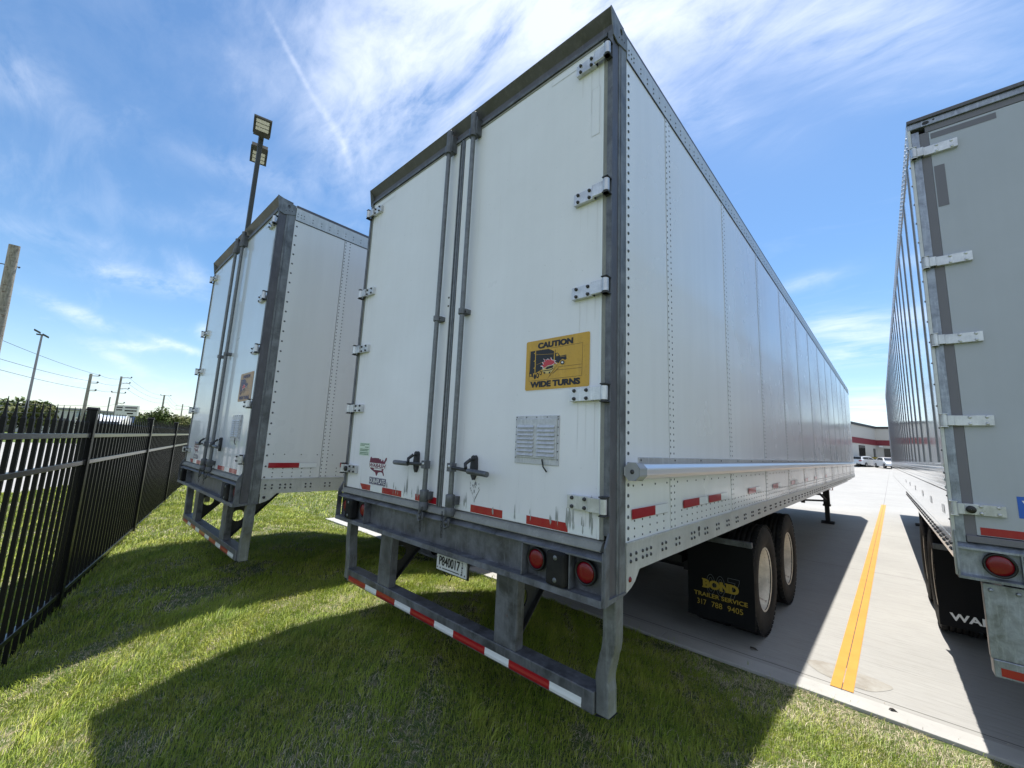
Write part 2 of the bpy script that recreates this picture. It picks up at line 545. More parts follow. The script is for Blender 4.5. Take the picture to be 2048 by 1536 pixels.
def empty(name, loc, rz=0.0, parent=None, label=None, cat=None, group=None):
    o = bpy.data.objects.new(name, None)
    COL.objects.link(o)
    o.location = loc; o.rotation_euler = (0, 0, rz)
    if parent is not None:
        o.parent = parent
    tag(o, label, cat, group)
    return o


def tag(o, label=None, cat=None, group=None, kind=None):
    if label: o['label'] = label
    if cat: o['category'] = cat
    if group: o['group'] = group
    if kind: o['kind'] = kind
    return o


# ------------------------------------------------------------------ ground materials
def lawn_height(x, y):
    """lawn rises a little between the kerb and the trailer tails, then falls back to the fence"""
    x = np.asarray(x, float); y = np.asarray(y, float)
    def sm(a, b_, v):
        t = np.clip((v - a) / (b_ - a), 0, 1); return t * t * (3 - 2 * t)
    h = sm(2.33, 0.7, y) * sm(-2.6, -0.6, y)
    h = h * (0.10 + 0.15 * sm(1.6, -0.8, x))
    far = sm(-3.0, -1.4, y) * 0.0
    h = h + 0.03 * sm(2.33, 1.6, y)
    h = h + 0.012 * np.sin(x * 1.7 + 1.3 * np.sin(y * 1.1)) * sm(2.3, 1.7, y) * np.sin(y * 1.3 + 0.5)
    return h - 0.018 + far


mat('grass_blade', (0.08, 0.14, 0.02), 0.55)
m = MATS['grass_blade']
n = NT(m)
at_ = n.new('ShaderNodeAttribute'); at_.attribute_name = 'blade_tint'
n.color(at_.outputs['Color'])
n.b.inputs['Roughness'].default_value = 0.5
n.b.inputs['Specular IOR Level'].default_value = 0.25
geo = n.new('ShaderNodeNewGeometry')
vm = n.new('ShaderNodeVectorMath', operation='MULTIPLY'); n.link(geo.outputs['Normal'], vm.inputs[0]); vm.inputs[1].default_value = (0.45, 0.45, 0.45)
va = n.new('ShaderNodeVectorMath', operation='ADD'); n.link(vm.outputs[0], va.inputs[0]); va.inputs[1].default_value = (0, 0, 0.75)
vn = n.new('ShaderNodeVectorMath', operation='NORMALIZE'); n.link(va.outputs[0], vn.inputs[0]); n.link(vn.outputs[0], n.b.inputs['Normal'])
# thin leaves pass some light
tr = n.new('ShaderNodeBsdfTranslucent'); n.link(at_.outputs['Color'], tr.inputs['Color'])
mx = n.new('ShaderNodeMixShader'); mx.inputs[0].default_value = 0.25
out = [q for q in n.t.nodes if q.type == 'OUTPUT_MATERIAL'][0]
n.link(n.b.outputs[0], mx.inputs[1]); n.link(tr.outputs[0], mx.inputs[2]); n.link(mx.outputs[0], out.inputs['Surface'])

mat('lawn_soil', (0.1, 0.1, 0.05), 0.9, spec=0.1)
n = NT(MATS['lawn_soil'])
v = n.mapping((1, 1, 1))
a = n.noise(v, 1.1, 6, 0.6); b = n.noise(v, 22, 6, 0.7); c = n.noise(n.mapping((6, 40, 1), (0, 0, 0.5)), 6, 4, 0.7)
base = n.mix(n.ramp(a, 0.40, 0.66), (0.05, 0.085, 0.018), (0.075, 0.11, 0.026))
base = n.mix(n.ramp(b, 0.50, 0.66, 0, 0.85), base, (0.23, 0.19, 0.12))
base = n.mix(n.ramp(c, 0.52, 0.68, 0, 0.75), base, (0.42, 0.37, 0.27))
n.color(base); n.bump(b, 0.6, 0.03)

mat('far_grass', (0.08, 0.12, 0.03), 0.9, spec=0.1)
n = NT(MATS['far_grass'])
v = n.mapping((1, 1, 1))
a = n.noise(v, 0.12, 5, 0.6); b = n.noise(v, 6, 5, 0.7)
n.color(n.mix(n.ramp(b, 0.4, 0.7), n.mix(n.ramp(a, 0.35, 0.65), (0.075, 0.12, 0.024), (0.10, 0.135, 0.035)), (0.13, 0.15, 0.05)))

mat('concrete', (0.42, 0.41, 0.38), 0.8, spec=0.25)
n = NT(MATS['concrete'])
v = n.mapping((1, 1, 1))
broom = n.noise(n.mapping((0.7, 15, 1), (0, 0, 0.04)), 2.6, 6, 0.75)
broom2 = n.noise(n.mapping((5, 160, 1), (0, 0, 0.04)), 1.0, 3, 0.6)
big = n.noise(v, 0.45, 6, 0.6); mid = n.noise(v, 5, 6, 0.65); pit = n.noise(v, 45, 4, 0.6)
base = n.mix(n.ramp(big, 0.32, 0.68), (0.345, 0.34, 0.325), (0.42, 0.412, 0.392))
base = n.mix(n.ramp(mid, 0.5, 0.75, 0, 0.4), base, (0.32, 0.31, 0.285))
base = n.mix(n.ramp(broom, 0.50, 0.70, 0, 0.75), base, (0.25, 0.245, 0.23))
base = n.mix(n.ramp(broom2, 0.35, 0.65, 0.30, 0.0), base, (0.2, 0.2, 0.19))
base = n.mix(n.ramp(pit, 0.68, 0.76, 0, 0.4), base, (0.15, 0.15, 0.14))
dash = n.noise(n.mapping((6, 70, 1), (0, 0, 0.06)), 1.3, 2, 0.5)
base = n.mix(n.ramp(dash, 0.70, 0.76, 0, 0.75), base, (0.14, 0.135, 0.125))
# joints between slabs: along y every 3.66 m, across every 4.3 m
sx_, sy_, sz_ = n.sep()
jx = n.math('ABSOLUTE', n.math('SUBTRACT', n.math('FLOORED_MODULO', n.math('ADD', sx_, 3.66 * 20 - 1.845 + 1.83), 3.66), 1.83))
jy = n.math('ABSOLUTE', n.math('SUBTRACT', n.math('FLOORED_MODULO', n.math('ADD', sy_, 4.6 * 20 - 7.2 + 2.3), 4.6), 2.3))
jn = n.math('MINIMUM', jx, jy)
wob = n.math('ADD', jn, n.math('MULTIPLY', n.math('SUBTRACT', pit, 0.5), 0.004))
base = n.mix(n.ramp(wob, 0.003, 0.007, 0.85, 0.0), base, (0.06, 0.058, 0.052))
slab = n.new('ShaderNodeTexWhiteNoise', noise_dimensions='2D')
cb = n.new('ShaderNodeCombineXYZ')
n.link(n.math('FLOOR', n.math('DIVIDE', n.math('ADD', sx_, 3.66 * 20 - 1.845), 3.66)), cb.inputs[0]); n.link(n.math('FLOOR', n.math('DIVIDE', n.math('ADD', sy_, 4.6 * 20 - 7.2), 4.6)), cb.inputs[1])
n.link(cb.outputs[0], slab.inputs['Vector'])
base = n.mix(n.ramp(slab.outputs['Value'], 0, 1, 0.0, 0.10), base, (0.25, 0.24, 0.22))
n.color(base)
n.bump(n.math('ADD', n.math('MULTIPLY', broom, 0.6), n.math('MULTIPLY', broom2, 0.5)), 0.35, 0.006)

mat('kerb_concrete', (0.46, 0.45, 0.43), 0.75, spec=0.25)
n = NT(MATS['kerb_concrete']); v = n.mapping((1, 1, 1))
a = n.noise(v, 3, 6, 0.6); b = n.noise(v, 60, 4, 0.6)
base = n.mix(n.ramp(a, 0.35, 0.7), (0.37, 0.365, 0.35), (0.44, 0.432, 0.412))
base = n.mix(n.ramp(b, 0.62, 0.75, 0, 0.45), base, (0.22, 0.21, 0.19))
n.color(base); n.bump(b, 0.2, 0.004)
mat('line_yellow', (0.62, 0.33, 0.03), 0.6)
n = NT(MATS['line_yellow']); v = n.mapping((1, 1, 1))
a = n.noise(v, 4, 6, 0.65); b = n.noise(n.mapping((3, 30, 1)), 3, 5, 0.7)
base = n.mix(n.ramp(a, 0.35, 0.7), (0.53, 0.235, 0.018), (0.58, 0.275, 0.028))
base = n.mix(n.ramp(b, 0.62, 0.75, 0, 0.5), base, (0.33, 0.25, 0.14))
n.color(base); n.bump(b, 0.2, 0.003)
mat('oil_stain', (0.285, 0.262, 0.225), 0.6)
n = NT(MATS['oil_stain']); a = n.noise(n.mapping((1, 1, 1)), 7, 6, 0.65)
n.color(n.mix(n.ramp(a, 0.35, 0.68), (0.24, 0.215, 0.18), (0.34, 0.33, 0.30)))
mat('road_grey', (0.30, 0.295, 0.28), 0.85)
mat('fence_black', (0.003, 0.003, 0.004), 0.38, 0.0, 0.22)
mat('fence_rail_black', (0.006, 0.006, 0.008), 0.30, 0.0, 0.6, 0.3, 0.2)
mat('lamp_dark', (0.035, 0.036, 0.03), 0.5, 0.2)
mat('led_lens', (0.55, 0.54, 0.51), 0.25)
mat('wall_cream', (0.46, 0.455, 0.43), 0.85)
mat('stripe_maroon', (0.17, 0.018, 0.028), 0.7)
mat('glass_black', (0.012, 0.012, 0.014), 0.12)
mat('coping_dark', (0.03, 0.03, 0.032), 0.6)
mat('car_white', (0.70, 0.71, 0.72), 0.25, 0, 0.5, 0.8)
mat('car_glass', (0.03, 0.035, 0.04), 0.08)
mat('car_tyre', (0.012, 0.012, 0.012), 0.8)
mat('car_red', (0.35, 0.02, 0.02), 0.3)
mat('car_silver', (0.35, 0.35, 0.36), 0.3, 0.8)
mat('rail_yellow', (0.62, 0.47, 0.04), 0.5)
mat('wire_black', (0.03, 0.03, 0.035), 0.6)
mat('pole_metal', (0.20, 0.20, 0.21), 0.5, 0.4)
mat('insulator', (0.12, 0.13, 0.15), 0.4)
mat('bill_white', (0.62, 0.61, 0.58), 0.6)
mat('bill_blue', (0.10, 0.15, 0.32), 0.5)
mat('bark', (0.14, 0.115, 0.08), 0.9)
mat('pole_wood', (0.22, 0.18, 0.13), 0.85)
n = NT(MATS['pole_wood'])
a = n.noise(n.mapping((14, 14, 0.8)), 2, 7, 0.7); b = n.noise(n.mapping((3, 3, 9)), 2.4, 6, 0.7)
base = n.mix(n.ramp(a, 0.35, 0.65), (0.16, 0.145, 0.12), (0.36, 0.33, 0.28))
base = n.mix(n.ramp(b, 0.54, 0.68, 0, 0.85), base, (0.10, 0.05, 0.03))
n.color(base); n.bump(a, 0.6, 0.02)
mat('leaf', (0.07, 0.11, 0.03), 0.6, spec=0.2)
n = NT(MATS['leaf']); oi = n.new('ShaderNodeObjectInfo'); rnd = n.noise(n.mapping((1, 1, 1)), 0.8, 4, 0.6)
base = n.mix(n.ramp(rnd, 0.35, 0.65), (0.045, 0.075, 0.020), (0.10, 0.135, 0.035))
base = n.mix(n.math('MULTIPLY', oi.outputs['Random'], 0.55), base, (0.13, 0.11, 0.045))
n.color(base)


def sheet(name, pts, material, z_fn, nx=1, ny=1, kind='structure'):
    """rectangular sheet (x0,x1,y0,y1) with a height function"""
    x0, x1, y0, y1 = pts
    xs = np.linspace(x0, x1, nx + 1); ys = np.linspace(y0, y1, ny + 1)
    X, Y = np.meshgrid(xs, ys); Z = z_fn(X, Y)
    b = MB()
    v = list(zip(X.ravel().tolist(), Y.ravel().tolist(), Z.ravel().tolist()))
    f = [(j * (nx + 1) + i, j * (nx + 1) + i + 1, (j + 1) * (nx + 1) + i + 1, (j + 1) * (nx + 1) + i) for j in range(ny) for i in range(nx)]
    b.add(v, f, material, True)
    o = b.build(name)
    o['kind'] = kind
    return o


def rise(y):
    """the yard climbs gently beyond the trailers' noses"""
    y = np.asarray(y, float)
    return np.where(y < 20, 0.0, np.where(y < 75, 0.92 * ((y - 20) / 55) ** 1.15, 0.92 + (y - 75) * 0.045))


sheet('ground', (-900, 900, -900, 900), 'far_grass', lambda x, y: x * 0 - 0.09, 1, 1)
sheet('lawn', (-14.0, 14, -9, 2.331), 'lawn_soil', lawn_height, 140, 120)
sheet('pavement', (-6.6, 60, 2.531, 110), 'concrete', lambda x, y: rise(y), 2, 120)
sheet('side_lawn', (-13.9, -6.8, 2.331, 110), 'lawn_soil', lambda x, y: rise(y) - 0.02, 4, 120)
# kerb band: one long flush edging with joints every slab
k = MB()
x = 1.845 - 3.66 * 2 - 1.32
while x < 40:
    k.box(x + 0.002, x + 3.66 - 0.002, 2.332, 2.529, -0.15, 0.006, 'kerb_concrete'); x += 3.66
k.box(-6.795, -6.602, 2.334, 60, -0.15, 0.005, 'kerb_concrete')
o = k.build('kerb', None, 0.006); o['kind'] = 'structure'
# yellow bay line, split by the joint in its middle
k = MB()
ys_ = np.linspace(2.55, 21.0, 40)
for (a, b_) in ((1.775, 1.842), (1.848, 1.914)):
    for i in range(39):
        k.add([(a, ys_[i], 0.004 + float(rise(ys_[i]))), (b_, ys_[i], 0.004 + float(rise(ys_[i]))), (b_, ys_[i + 1], 0.004 + float(rise(ys_[i + 1]))), (a, ys_[i + 1], 0.004 + float(rise(ys_[i + 1])))], [(0, 1, 2, 3)], 'line_yellow')
for xo in (-3.66, 3.66, 7.32):
    k.add([(1.79 + xo, 2.55, 0.004), (1.90 + xo, 2.55, 0.004), (1.90 + xo, 20, 0.004), (1.79 + xo, 20, 0.004)], [(0, 1, 2, 3)], 'line_yellow')
o = k.build('bay_marking'); o['kind'] = 'structure'
k = MB()
pp = []
for t in range(28):
    a = 2 * math.pi * t / 28
    rx, ry = 0.26 * (1 + 0.12 * math.sin(3 * a)), 0.17 * (1 + 0.15 * math.cos(2 * a + 1))
    pp.append((1.86 + rx * math.cos(a), 2.83 + ry * math.sin(a), 0.002))
k.add(pp, [tuple(range(28))], 'oil_stain')
o = k.build('pavement_stain'); o['kind'] = 'structure'


# ------------------------------------------------------------------ grass blades
def grass(name, regions, seed):
    g = np.random.default_rng(seed)
    P = []
    for (x0, x1, y0, y1, dens, hh, ww) in regions:
        nn = int((x1 - x0) * (y1 - y0) * dens)
        P.append(np.stack([g.uniform(x0, x1, nn), g.uniform(y0, y1, nn), np.full(nn, hh), np.full(nn, ww)], 1))
    tc = np.stack([g.uniform(-4.5, 3.0, 110), g.uniform(-1.9, 2.2, 110)], 1)
    for cx, cy in tc:
        nn = int(g.integers(25, 80)); r_ = g.uniform(0.02, 0.06)
        P.append(np.stack([g.normal(cx, r_, nn), g.normal(cy, r_, nn), np.full(nn, g.uniform(0.055, 0.085)), np.full(nn, g.uniform(0.004, 0.0065))], 1))
    P = np.concatenate(P)
    x, y, hh, ww = P.T
    # keep clear of the kerb, thin out in bare patches
    def noi(a, b_, s, ph):
        return (np.sin(a * s + ph) * np.cos(b_ * s * 1.13 + ph * 2) + np.sin(a * s * 2.3 + b_ * s * 1.7 + ph * 3) * 0.6 + np.cos(b_ * s * 3.1 - a * s * 2.1 + ph) * 0.4) / 2
    pa = noi(x, y, 1.9, 0.7); pb = noi(x, y, 5.3, 2.1); pc = noi(x, y, 14.0, 4.4)
    bare = 0.45 * pa + 0.35 * pb + 0.3 * pc
    edge = np.clip((y - 1.75) / 0.55, 0, 1) * (0.25 + 0.75 * np.clip((x - 0.2) / 0.8, 0, 1))
    keep = g.random(len(x)) > np.clip((bare - 0.10) * 2.4, 0, 0.78) + edge * 0.55 * (0.5 + 0.8 * (pb > 0))
    keep &= (y < 2.315 + 0.05 * pc) | (x < -6.8) | (g.random(len(x)) < 0.012)
    x, y, hh, ww, bare, pa, pb, pc = [q[keep] for q in (x, y, hh, ww, bare, pa, pb, pc)]
    n_ = len(x)
    z = lawn_height(x, y)
    over = (y > 2.40) & (x > -6.8)
    z = np.where((y > 2.335) & (x > -6.8), 0.008, z)
    dry = (g.random(n_) < np.clip(0.09 + 1.9 * np.clip(bare - 0.06, 0, 1) + 0.75 * np.clip((y - 1.55) / 0.6, 0, 1) * np.clip((x - 0.3) / 0.8, 0, 1), 0, 0.88))
    dry = dry | over
    h = hh * g.uniform(0.55, 1.25, n_) * np.where(over, 0.6, 1.0) * (1 - 0.25 * dry) * (1 + 0.5 * np.clip(-bare, 0, 1)) * (1 + 0.45 * np.clip(pc, -0.6, 1))
    w = ww * g.uniform(0.7, 1.3, n_)
    lean_dir = 2.2 * noi(x, y, 2.6, 1.1) + g.normal(0, 1.1, n_) + 0.6
    lean = np.clip(g.normal(0.55, 0.3, n_), 0.05, 1.3) * (1 + 0.9 * dry)
    lx, ly = np.cos(lean_dir), np.sin(lean_dir)
    fa = g.uniform(0, np.pi, n_)
    wx, wy = np.cos(fa) * w / 2, np.sin(fa) * w / 2
    hz = h * np.where(over, 0.08, np.where(dry, 0.55, 1.0))
    V = np.zeros((n_, 5, 3), np.float32)
    V[:, 0] = np.stack([x - wx, y - wy, z - 0.01], 1)
    V[:, 1] = np.stack([x + wx, y + wy, z - 0.01], 1)
    m1 = 0.5
    V[:, 2] = np.stack([x + lx * lean * h * 0.30 + wx * 0.8, y + ly * lean * h * 0.30 + wy * 0.8, z + hz * 0.55], 1)
    V[:, 3] = np.stack([x + lx * lean * h * 0.30 - wx * 0.8, y + ly * lean * h * 0.30 - wy * 0.8, z + hz * 0.55], 1)
    V[:, 4] = np.stack([x + lx * lean * h, y + ly * lean * h, z + hz * np.clip(1 - 0.25 * lean, 0.3, 1)], 1)
    base = (np.arange(n_) * 5)[:, None]
    quad = base + np.array([0, 1, 2, 3]); tri = base + np.array([3, 2, 4])
    me = bpy.data.meshes.new(name)
    me.vertices.add(n_ * 5); me.vertices.foreach_set('co', V.ravel())
    loops = np.concatenate([quad, tri], 1).ravel().astype(np.int32)
    me.loops.add(n_ * 7); me.loops.foreach_set('vertex_index', loops)
    starts = np.stack([np.arange(n_) * 7, np.arange(n_) * 7 + 4], 1).ravel().astype(np.int32)
    me.polygons.add(n_ * 2); me.polygons.foreach_set('loop_start', starts)
    me.polygons.foreach_set('loop_total', np.tile(np.array([4, 3], np.int32), n_))
    me.update(calc_edges=True); me.validate()
    g1 = np.array([0.120, 0.180, 0.030]); g2 = np.array([0.215, 0.270, 0.050]); g3 = np.array([0.355, 0.350, 0.105]); st = np.array([0.62, 0.54, 0.38])
    t = np.clip(0.5 + 0.5 * pa + g.normal(0, 0.25, n_), 0, 1)[:, None]
    t2 = (np.clip(0.38 + 0.55 * pb + 0.3 * pc + g.normal(0, 0.25, n_), 0, 1) * 0.85)[:, None]
    colr = (g1 * (1 - t) + g2 * t) * (1 - t2) + g3 * t2
    colr = colr * np.array([1.55, 1.60, 1.05])
    colr = np.where(dry[:, None], st * g.uniform(0.6, 1.25, (n_, 1)), colr) * g.uniform(0.75, 1.2, (n_, 1))
    C = np.ones((n_, 5, 4), np.float32); C[:, :, :3] = colr[:, None, :]
    ca = me.color_attributes.new('blade_tint', 'FLOAT_COLOR', 'POINT')
    ca.data.foreach_set('color', C.ravel())
    me.materials.append(MATS['grass_blade'])
    o = bpy.data.objects.new(name, me); COL.objects.link(o)
    return o


o = grass('grass', [
    (-2.2, 3.2, -1.9, 2.75, 14000, 0.042, 0.0029),
    (-5.0, -2.2, -2.4, 2.33, 6500, 0.046, 0.0045),
    (-9.0, -5.0, -2.4, 2.33, 2600, 0.050, 0.0075),
    (-14.0, -9.0, -2.6, 2.33, 700, 0.065, 0.014),
    (-14.0, -2.0, -6.0, -2.4, 420, 0.065, 0.014),
    (-18.0, -6.85, 2.33, 9.0, 420, 0.065, 0.016),
], 11)
tag(o, 'short green lawn grass with dry straw patches under and behind the trailers', 'grass', None, 'stuff')

mat('dry_leaf', (0.035, 0.030, 0.025), 0.8)
for (x, y, r_, lb) in ((1.21, 2.75, 0.030, 'small dark crumpled leaf on the shaded concrete beside the mud flap'), (2.13, 2.47, 0.022, 'tiny dark twig of litter on the sunlit kerb right of the yellow line')):
    b = MB(); vs = []; fs = []
    for i in range(7):
        a = 2 * math.pi * i / 7; q = r_ * (1 + 0.35 * math.sin(3 * a + x)); vs.append((x + q * math.cos(a), y + 0.6 * q * math.sin(a), 0.006 + 0.012 * (i % 2)))
    vs.append((x, y, 0.024)); fs = [(i, (i + 1) % 7, 7) for i in range(7)]
    b.add(vs, fs, 'dry_leaf'); o = b.build('fallen_leaf'); tag(o, lb, 'leaf')

# ------------------------------------------------------------------ fence
FA = Vector((-3.13, -1.555)); FD = Vector((-0.970, 0.243)).normalized(); BAY = 2.92
fence = empty('picket_fence', (FA.x, FA.y, 0), 0, None, 'long black steel picket fence with pointed tops left of the trailers', 'fence')
ang = math.atan2(FD.y, FD.x)
fence.rotation_euler = (0, 0, ang)


def fence_z(s):
    p = FA + FD * s
    return 0.045


bays = list(range(-3, 9))
pnl = None; pst = None
for i in bays:
    s0 = i * BAY
    if pnl is None:
        b = MB()
        npk = 22
        for k in range(npk):
            s = 0.033 + (BAY - 0.066) * (k + 0.5) / npk
            w = 0.0112
            b.box(s - w, s + w, -w, w, 0.03, 1.715, 'fence_black')
            # spear: shoulder, then a fine point
            for (za, zb, wa, wb) in ((1.715, 1.732, w, 0.0065), (1.732, 1.835, 0.0068, 0.0012)):
                b.add([(s - wa, -wa, za), (s + wa, -wa, za), (s + wa, wa, za), (s - wa, wa, za), (s - wb, -wb, zb), (s + wb, -wb, zb), (s + wb, wb, zb), (s - wb, wb, zb)],
                      [(0, 1, 5, 4), (1, 2, 6, 5), (2, 3, 7, 6), (3, 0, 4, 7), (4, 5, 6, 7)], 'fence_black')
        pnl = b.build('picket_panel', fence)
        r_ = []
        for z in (0.24, 1.36, 1.60):
            q = MB(); q.box(0.034, BAY - 0.034, -0.019, 0.019, z - 0.019, z + 0.019, 'fence_rail_black')
            q.box(0.034, 0.060, -0.024, 0.024, z - 0.024, z + 0.024, 'fence_rail_black'); q.box(BAY - 0.060, BAY - 0.034, -0.024, 0.024, z - 0.024, z + 0.024, 'fence_rail_black')
            r_.append(q.build('rail', pnl, 0.003))
        q = MB(); q.box(-0.034, 0.034, -0.034, 0.034, -0.1, 1.83, 'fence_black')
        q.box(-0.040, 0.040, -0.040, 0.040, 1.83, 1.842, 'fence_black'); q.prism([(-0.036, 1.842), (0.036, 1.842), (0.02, 1.856), (-0.02, 1.856)], 'y', -0.036, 0.036, 'fence_black')
        pst = q.build('fence_post', fence, 0.003)
        pnl.location = (s0, 0, fence_z(s0)); pst.location = (s0, 0, fence_z(s0))
    else:
        c = pnl.copy(); COL.objects.link(c); c.parent = fence; c.location = (s0, 0, fence_z(s0))
        for q in r_:
            d = q.copy(); COL.objects.link(d); d.parent = c
        c = pst.copy(); COL.objects.link(c); c.parent = fence; c.location = (s0, 0, fence_z(s0))

# ------------------------------------------------------------------ ground beyond the fence
sheet('road', (-60, -13.5, -60, 120), 'concrete', lambda x, y: x * 0 - 0.03, 1, 1)
for o in list(bpy.data.objects):
    if o.name == 'pavement':
        pass


# ------------------------------------------------------------------ lamps and poles
def led_head(parent, x, y, z, sx, sy, lift=0.22):
    """rectangular flood head tilted down; local frame: opens toward (sx, sy)"""
    b = MB()
    d = Vector((sx, sy, 0)).normalized(); s = Vector((-d.y, d.x, 0)); up = Vector((0, 0, 1))
    tilt = (d * 0.97 + up * lift).normalized(); nrm = d.cross(s).cross(s) * -1
    nrm = tilt.cross(s).normalized()
    if nrm.z > 0: nrm = -nrm
    c = Vector((x, y, z)) + tilt * 0.42
    def bx(c, a, b1, h, m_):
        v = [c + tilt * i * a + s * j * b1 + nrm * k_ * h for i in (-1, 1) for j in (-1, 1) for k_ in (-1, 1)]
        b.add(v, [(0, 1, 3, 2), (4, 6, 7, 5), (0, 4, 5, 1), (2, 3, 7, 6), (0, 2, 6, 4), (1, 5, 7, 3)], m_)
    bx(c, 0.24, 0.178, 0.022, 'lamp_dark')
    bx(c - tilt * 0.21 + nrm * -0.02, 0.08, 0.165, 0.05, 'lamp_dark')
    for i in range(3):
        bx(c + tilt * (0.112 * (i - 0.7)) + nrm * 0.024, 0.046, 0.13, 0.004, 'led_lens')
    for j in (-1, 1):
        bx(c + s * 0.155 * j + nrm * 0.03, 0.20, 0.006, 0.012, 'lamp_dark')
    bx(Vector((x, y, z)) + tilt * 0.12, 0.13, 0.035, 0.035, 'lamp_dark')
    return b.build('lamp_head', parent)


PX, PY = -8.42, 0.52
t = empty('yard_light', (PX, PY, 0), 0, None, 'dark square pole with two flood lamp heads rising behind the left trailer', 'lamp post')
b = MB(); b.box(-0.043, 0.043, -0.043, 0.043, 0, 8.84, 'lamp_dark'); b.box(-0.2, 0.2, -0.2, 0.2, -0.05, 0.02, 'lamp_dark'); b.box(-0.048, 0.048, -0.048, 0.048, 8.5, 8.86, 'lamp_dark')
b.build('lamp_pole', t, 0.004)
led_head(t, 0, 0, 8.72, 0.975, -0.22)
led_head(t, 0, 0, 8.68, -0.975, 0.22, -0.30)

t = empty('light_mast', (-64.5, -4.7, 0), 0, None, 'tall thin pale mast with a slanted twin lamp bar beyond the fence', 'lamp post')
b = MB(); b.tube([(0, 0, 0), (0.6, 0, 6), (1.0, 0, 11.2)], 0.14, 'pole_metal', 10, True, 0.08); b.build('lamp_pole', t)
b = MB()
b.box(0.8, 1.2, -0.40, 0.28, 11.15, 11.25, 'lamp_dark')
b.build('lamp_arm', t)
for yy, zz in ((-0.36, 11.48), (0.28, 11.12)):
    b = MB(); b.prism([(yy - 0.26, zz + 0.10), (yy + 0.22, zz - 0.16), (yy + 0.25, zz - 0.04), (yy - 0.23, zz + 0.22)], 'x', 0.7, 1.3, 'lamp_dark'); b.build('lamp_head', t)


def utility_pole(name, x, y, h, r, arms, label, side=(0.27, 0.96), grp='utility poles beyond the fence', xf=False):
    t = empty(name, (x, y, 0), 0, None, label, 'utility pole', grp)
    b = MB(); b.tube([(0, 0, -0.1), (0.0, 0, h * 0.5), (0.0, 0, h)], r * 1.25, 'pole_wood', 12, True, r * 0.85); b.build('pole_shaft', t)
    d = Vector((side[0], side[1], 0)).normalized()
    for (z, l0, l1) in arms:
        q = MB()
        a, c_ = d * l0, d * l1
        q.tube([(a.x, a.y, z), (c_.x, c_.y, z + 0.05)], 0.06, 'pole_wood', 6)
        q.build('crossarm', t)
        for e in ((a, l0), (c_, l1)):
            if abs(e[1]) > 0.25:
                w_ = MB(); w_.lathe([(0.05, 0), (0.13, 0.06), (0.10, 0.13), (0.13, 0.19), (0.05, 0.28), (0.01, 0.30)], (e[0].x, e[0].y, z + 0.06), 'z', 'insulator', 8)
                w_.build('insulator', t)
    if xf:
        for s in (-0.7, 0.7):
            w_ = MB(); w_.lathe([(0.01, 0), (0.28, 0.02), (0.28, 0.9), (0.01, 0.95)], (d.x * s, d.y * s, h * 0.42), 'z', 'insulator', 12); w_.build('transformer', t)
    return t


t = empty('wooden_pole', (-16.9, -3.38, 0), 0, None, 'thick weathered wooden pole cut flat on top at the left edge', 'utility pole')
b = MB()
seg = 22
pts_ = [(0, 0, -0.1), (0.30, 0.0, 2.5), (0.62, -0.01, 4.9), (1.05, -0.02, 6.78)]
b.tube(pts_, 0.138, 'pole_wood', seg, True, 0.112)
b.build('pole_shaft', t)
b = MB(); b.tube([(0.90, -0.22, 6.20), (0.92, 0.13, 6.20)], 0.014, 'dark_iron', 8); b.dome((0.92, 0.125, 6.20), (0, 1, 0), 0.035, 0.04, 'dark_iron', 8); b.build('through_bolt', t)
utility_pole('utility_pole', -87.2, -0.1, 9.8, 0.20, [(9.5, -0.2, 0.95), (8.4, 0, 0.9), (7.2, 0, 0.85)], 'wooden utility pole with three insulators, nearest one right of the tall mast', xf=False)
utility_pole('utility_pole', -108.9, 4.5, 11.9, 0.19, [(11.7, 0, 1.5), (10.6, 0, 1.4), (9.5, 0, 1.4), (8.6, -1.0, 1.0), (6.6, 0, 1.1)], 'tall utility pole with five arms standing behind the roadside billboard')
utility_pole('utility_pole', -167.5, 18.4, 12.9, 0.24, [(12.7, -0.9, 1.6), (7.2, -2.6, 2.6)], 'distant utility pole carrying transformers on a platform', xf=True)
utility_pole('utility_pole', -238.8, 33.9, 14.2, 0.24, [(13.2, -2.4, 2.4), (11.6, -2.2, 2.2)], 'farthest utility pole with two double arms, beside the left trailer')
utility_pole('utility_pole', -205, 24.5, 9.0, 0.16, [(8.8, -1.2, 1.2)], 'small faint pole between the transformer pole and the farthest pole')
b = MB(); b.tube([(-108.2, 3.4, 0), (-107.9, 3.4, 5.5), (-107.6, 3.4, 7.6)], 0.10, 'pole_metal', 8); o = b.build('steel_post')
tag(o, 'short pale steel post leaning beside the tall utility pole', 'post')


def wire(a, b_, sag, label, name='power_line'):
    a, b_ = Vector(a), Vector(b_)
    pts = []
    for i in range(25):
        t = i / 24; p = a.lerp(b_, t); p.z -= sag * 4 * t * (1 - t); pts.append(p)
    q = MB(); q.tube(pts, 0.019, 'wire_black', 5); o = q.build(name)
    tag(o, label, 'power line', 'power lines strung between the poles')
    return o


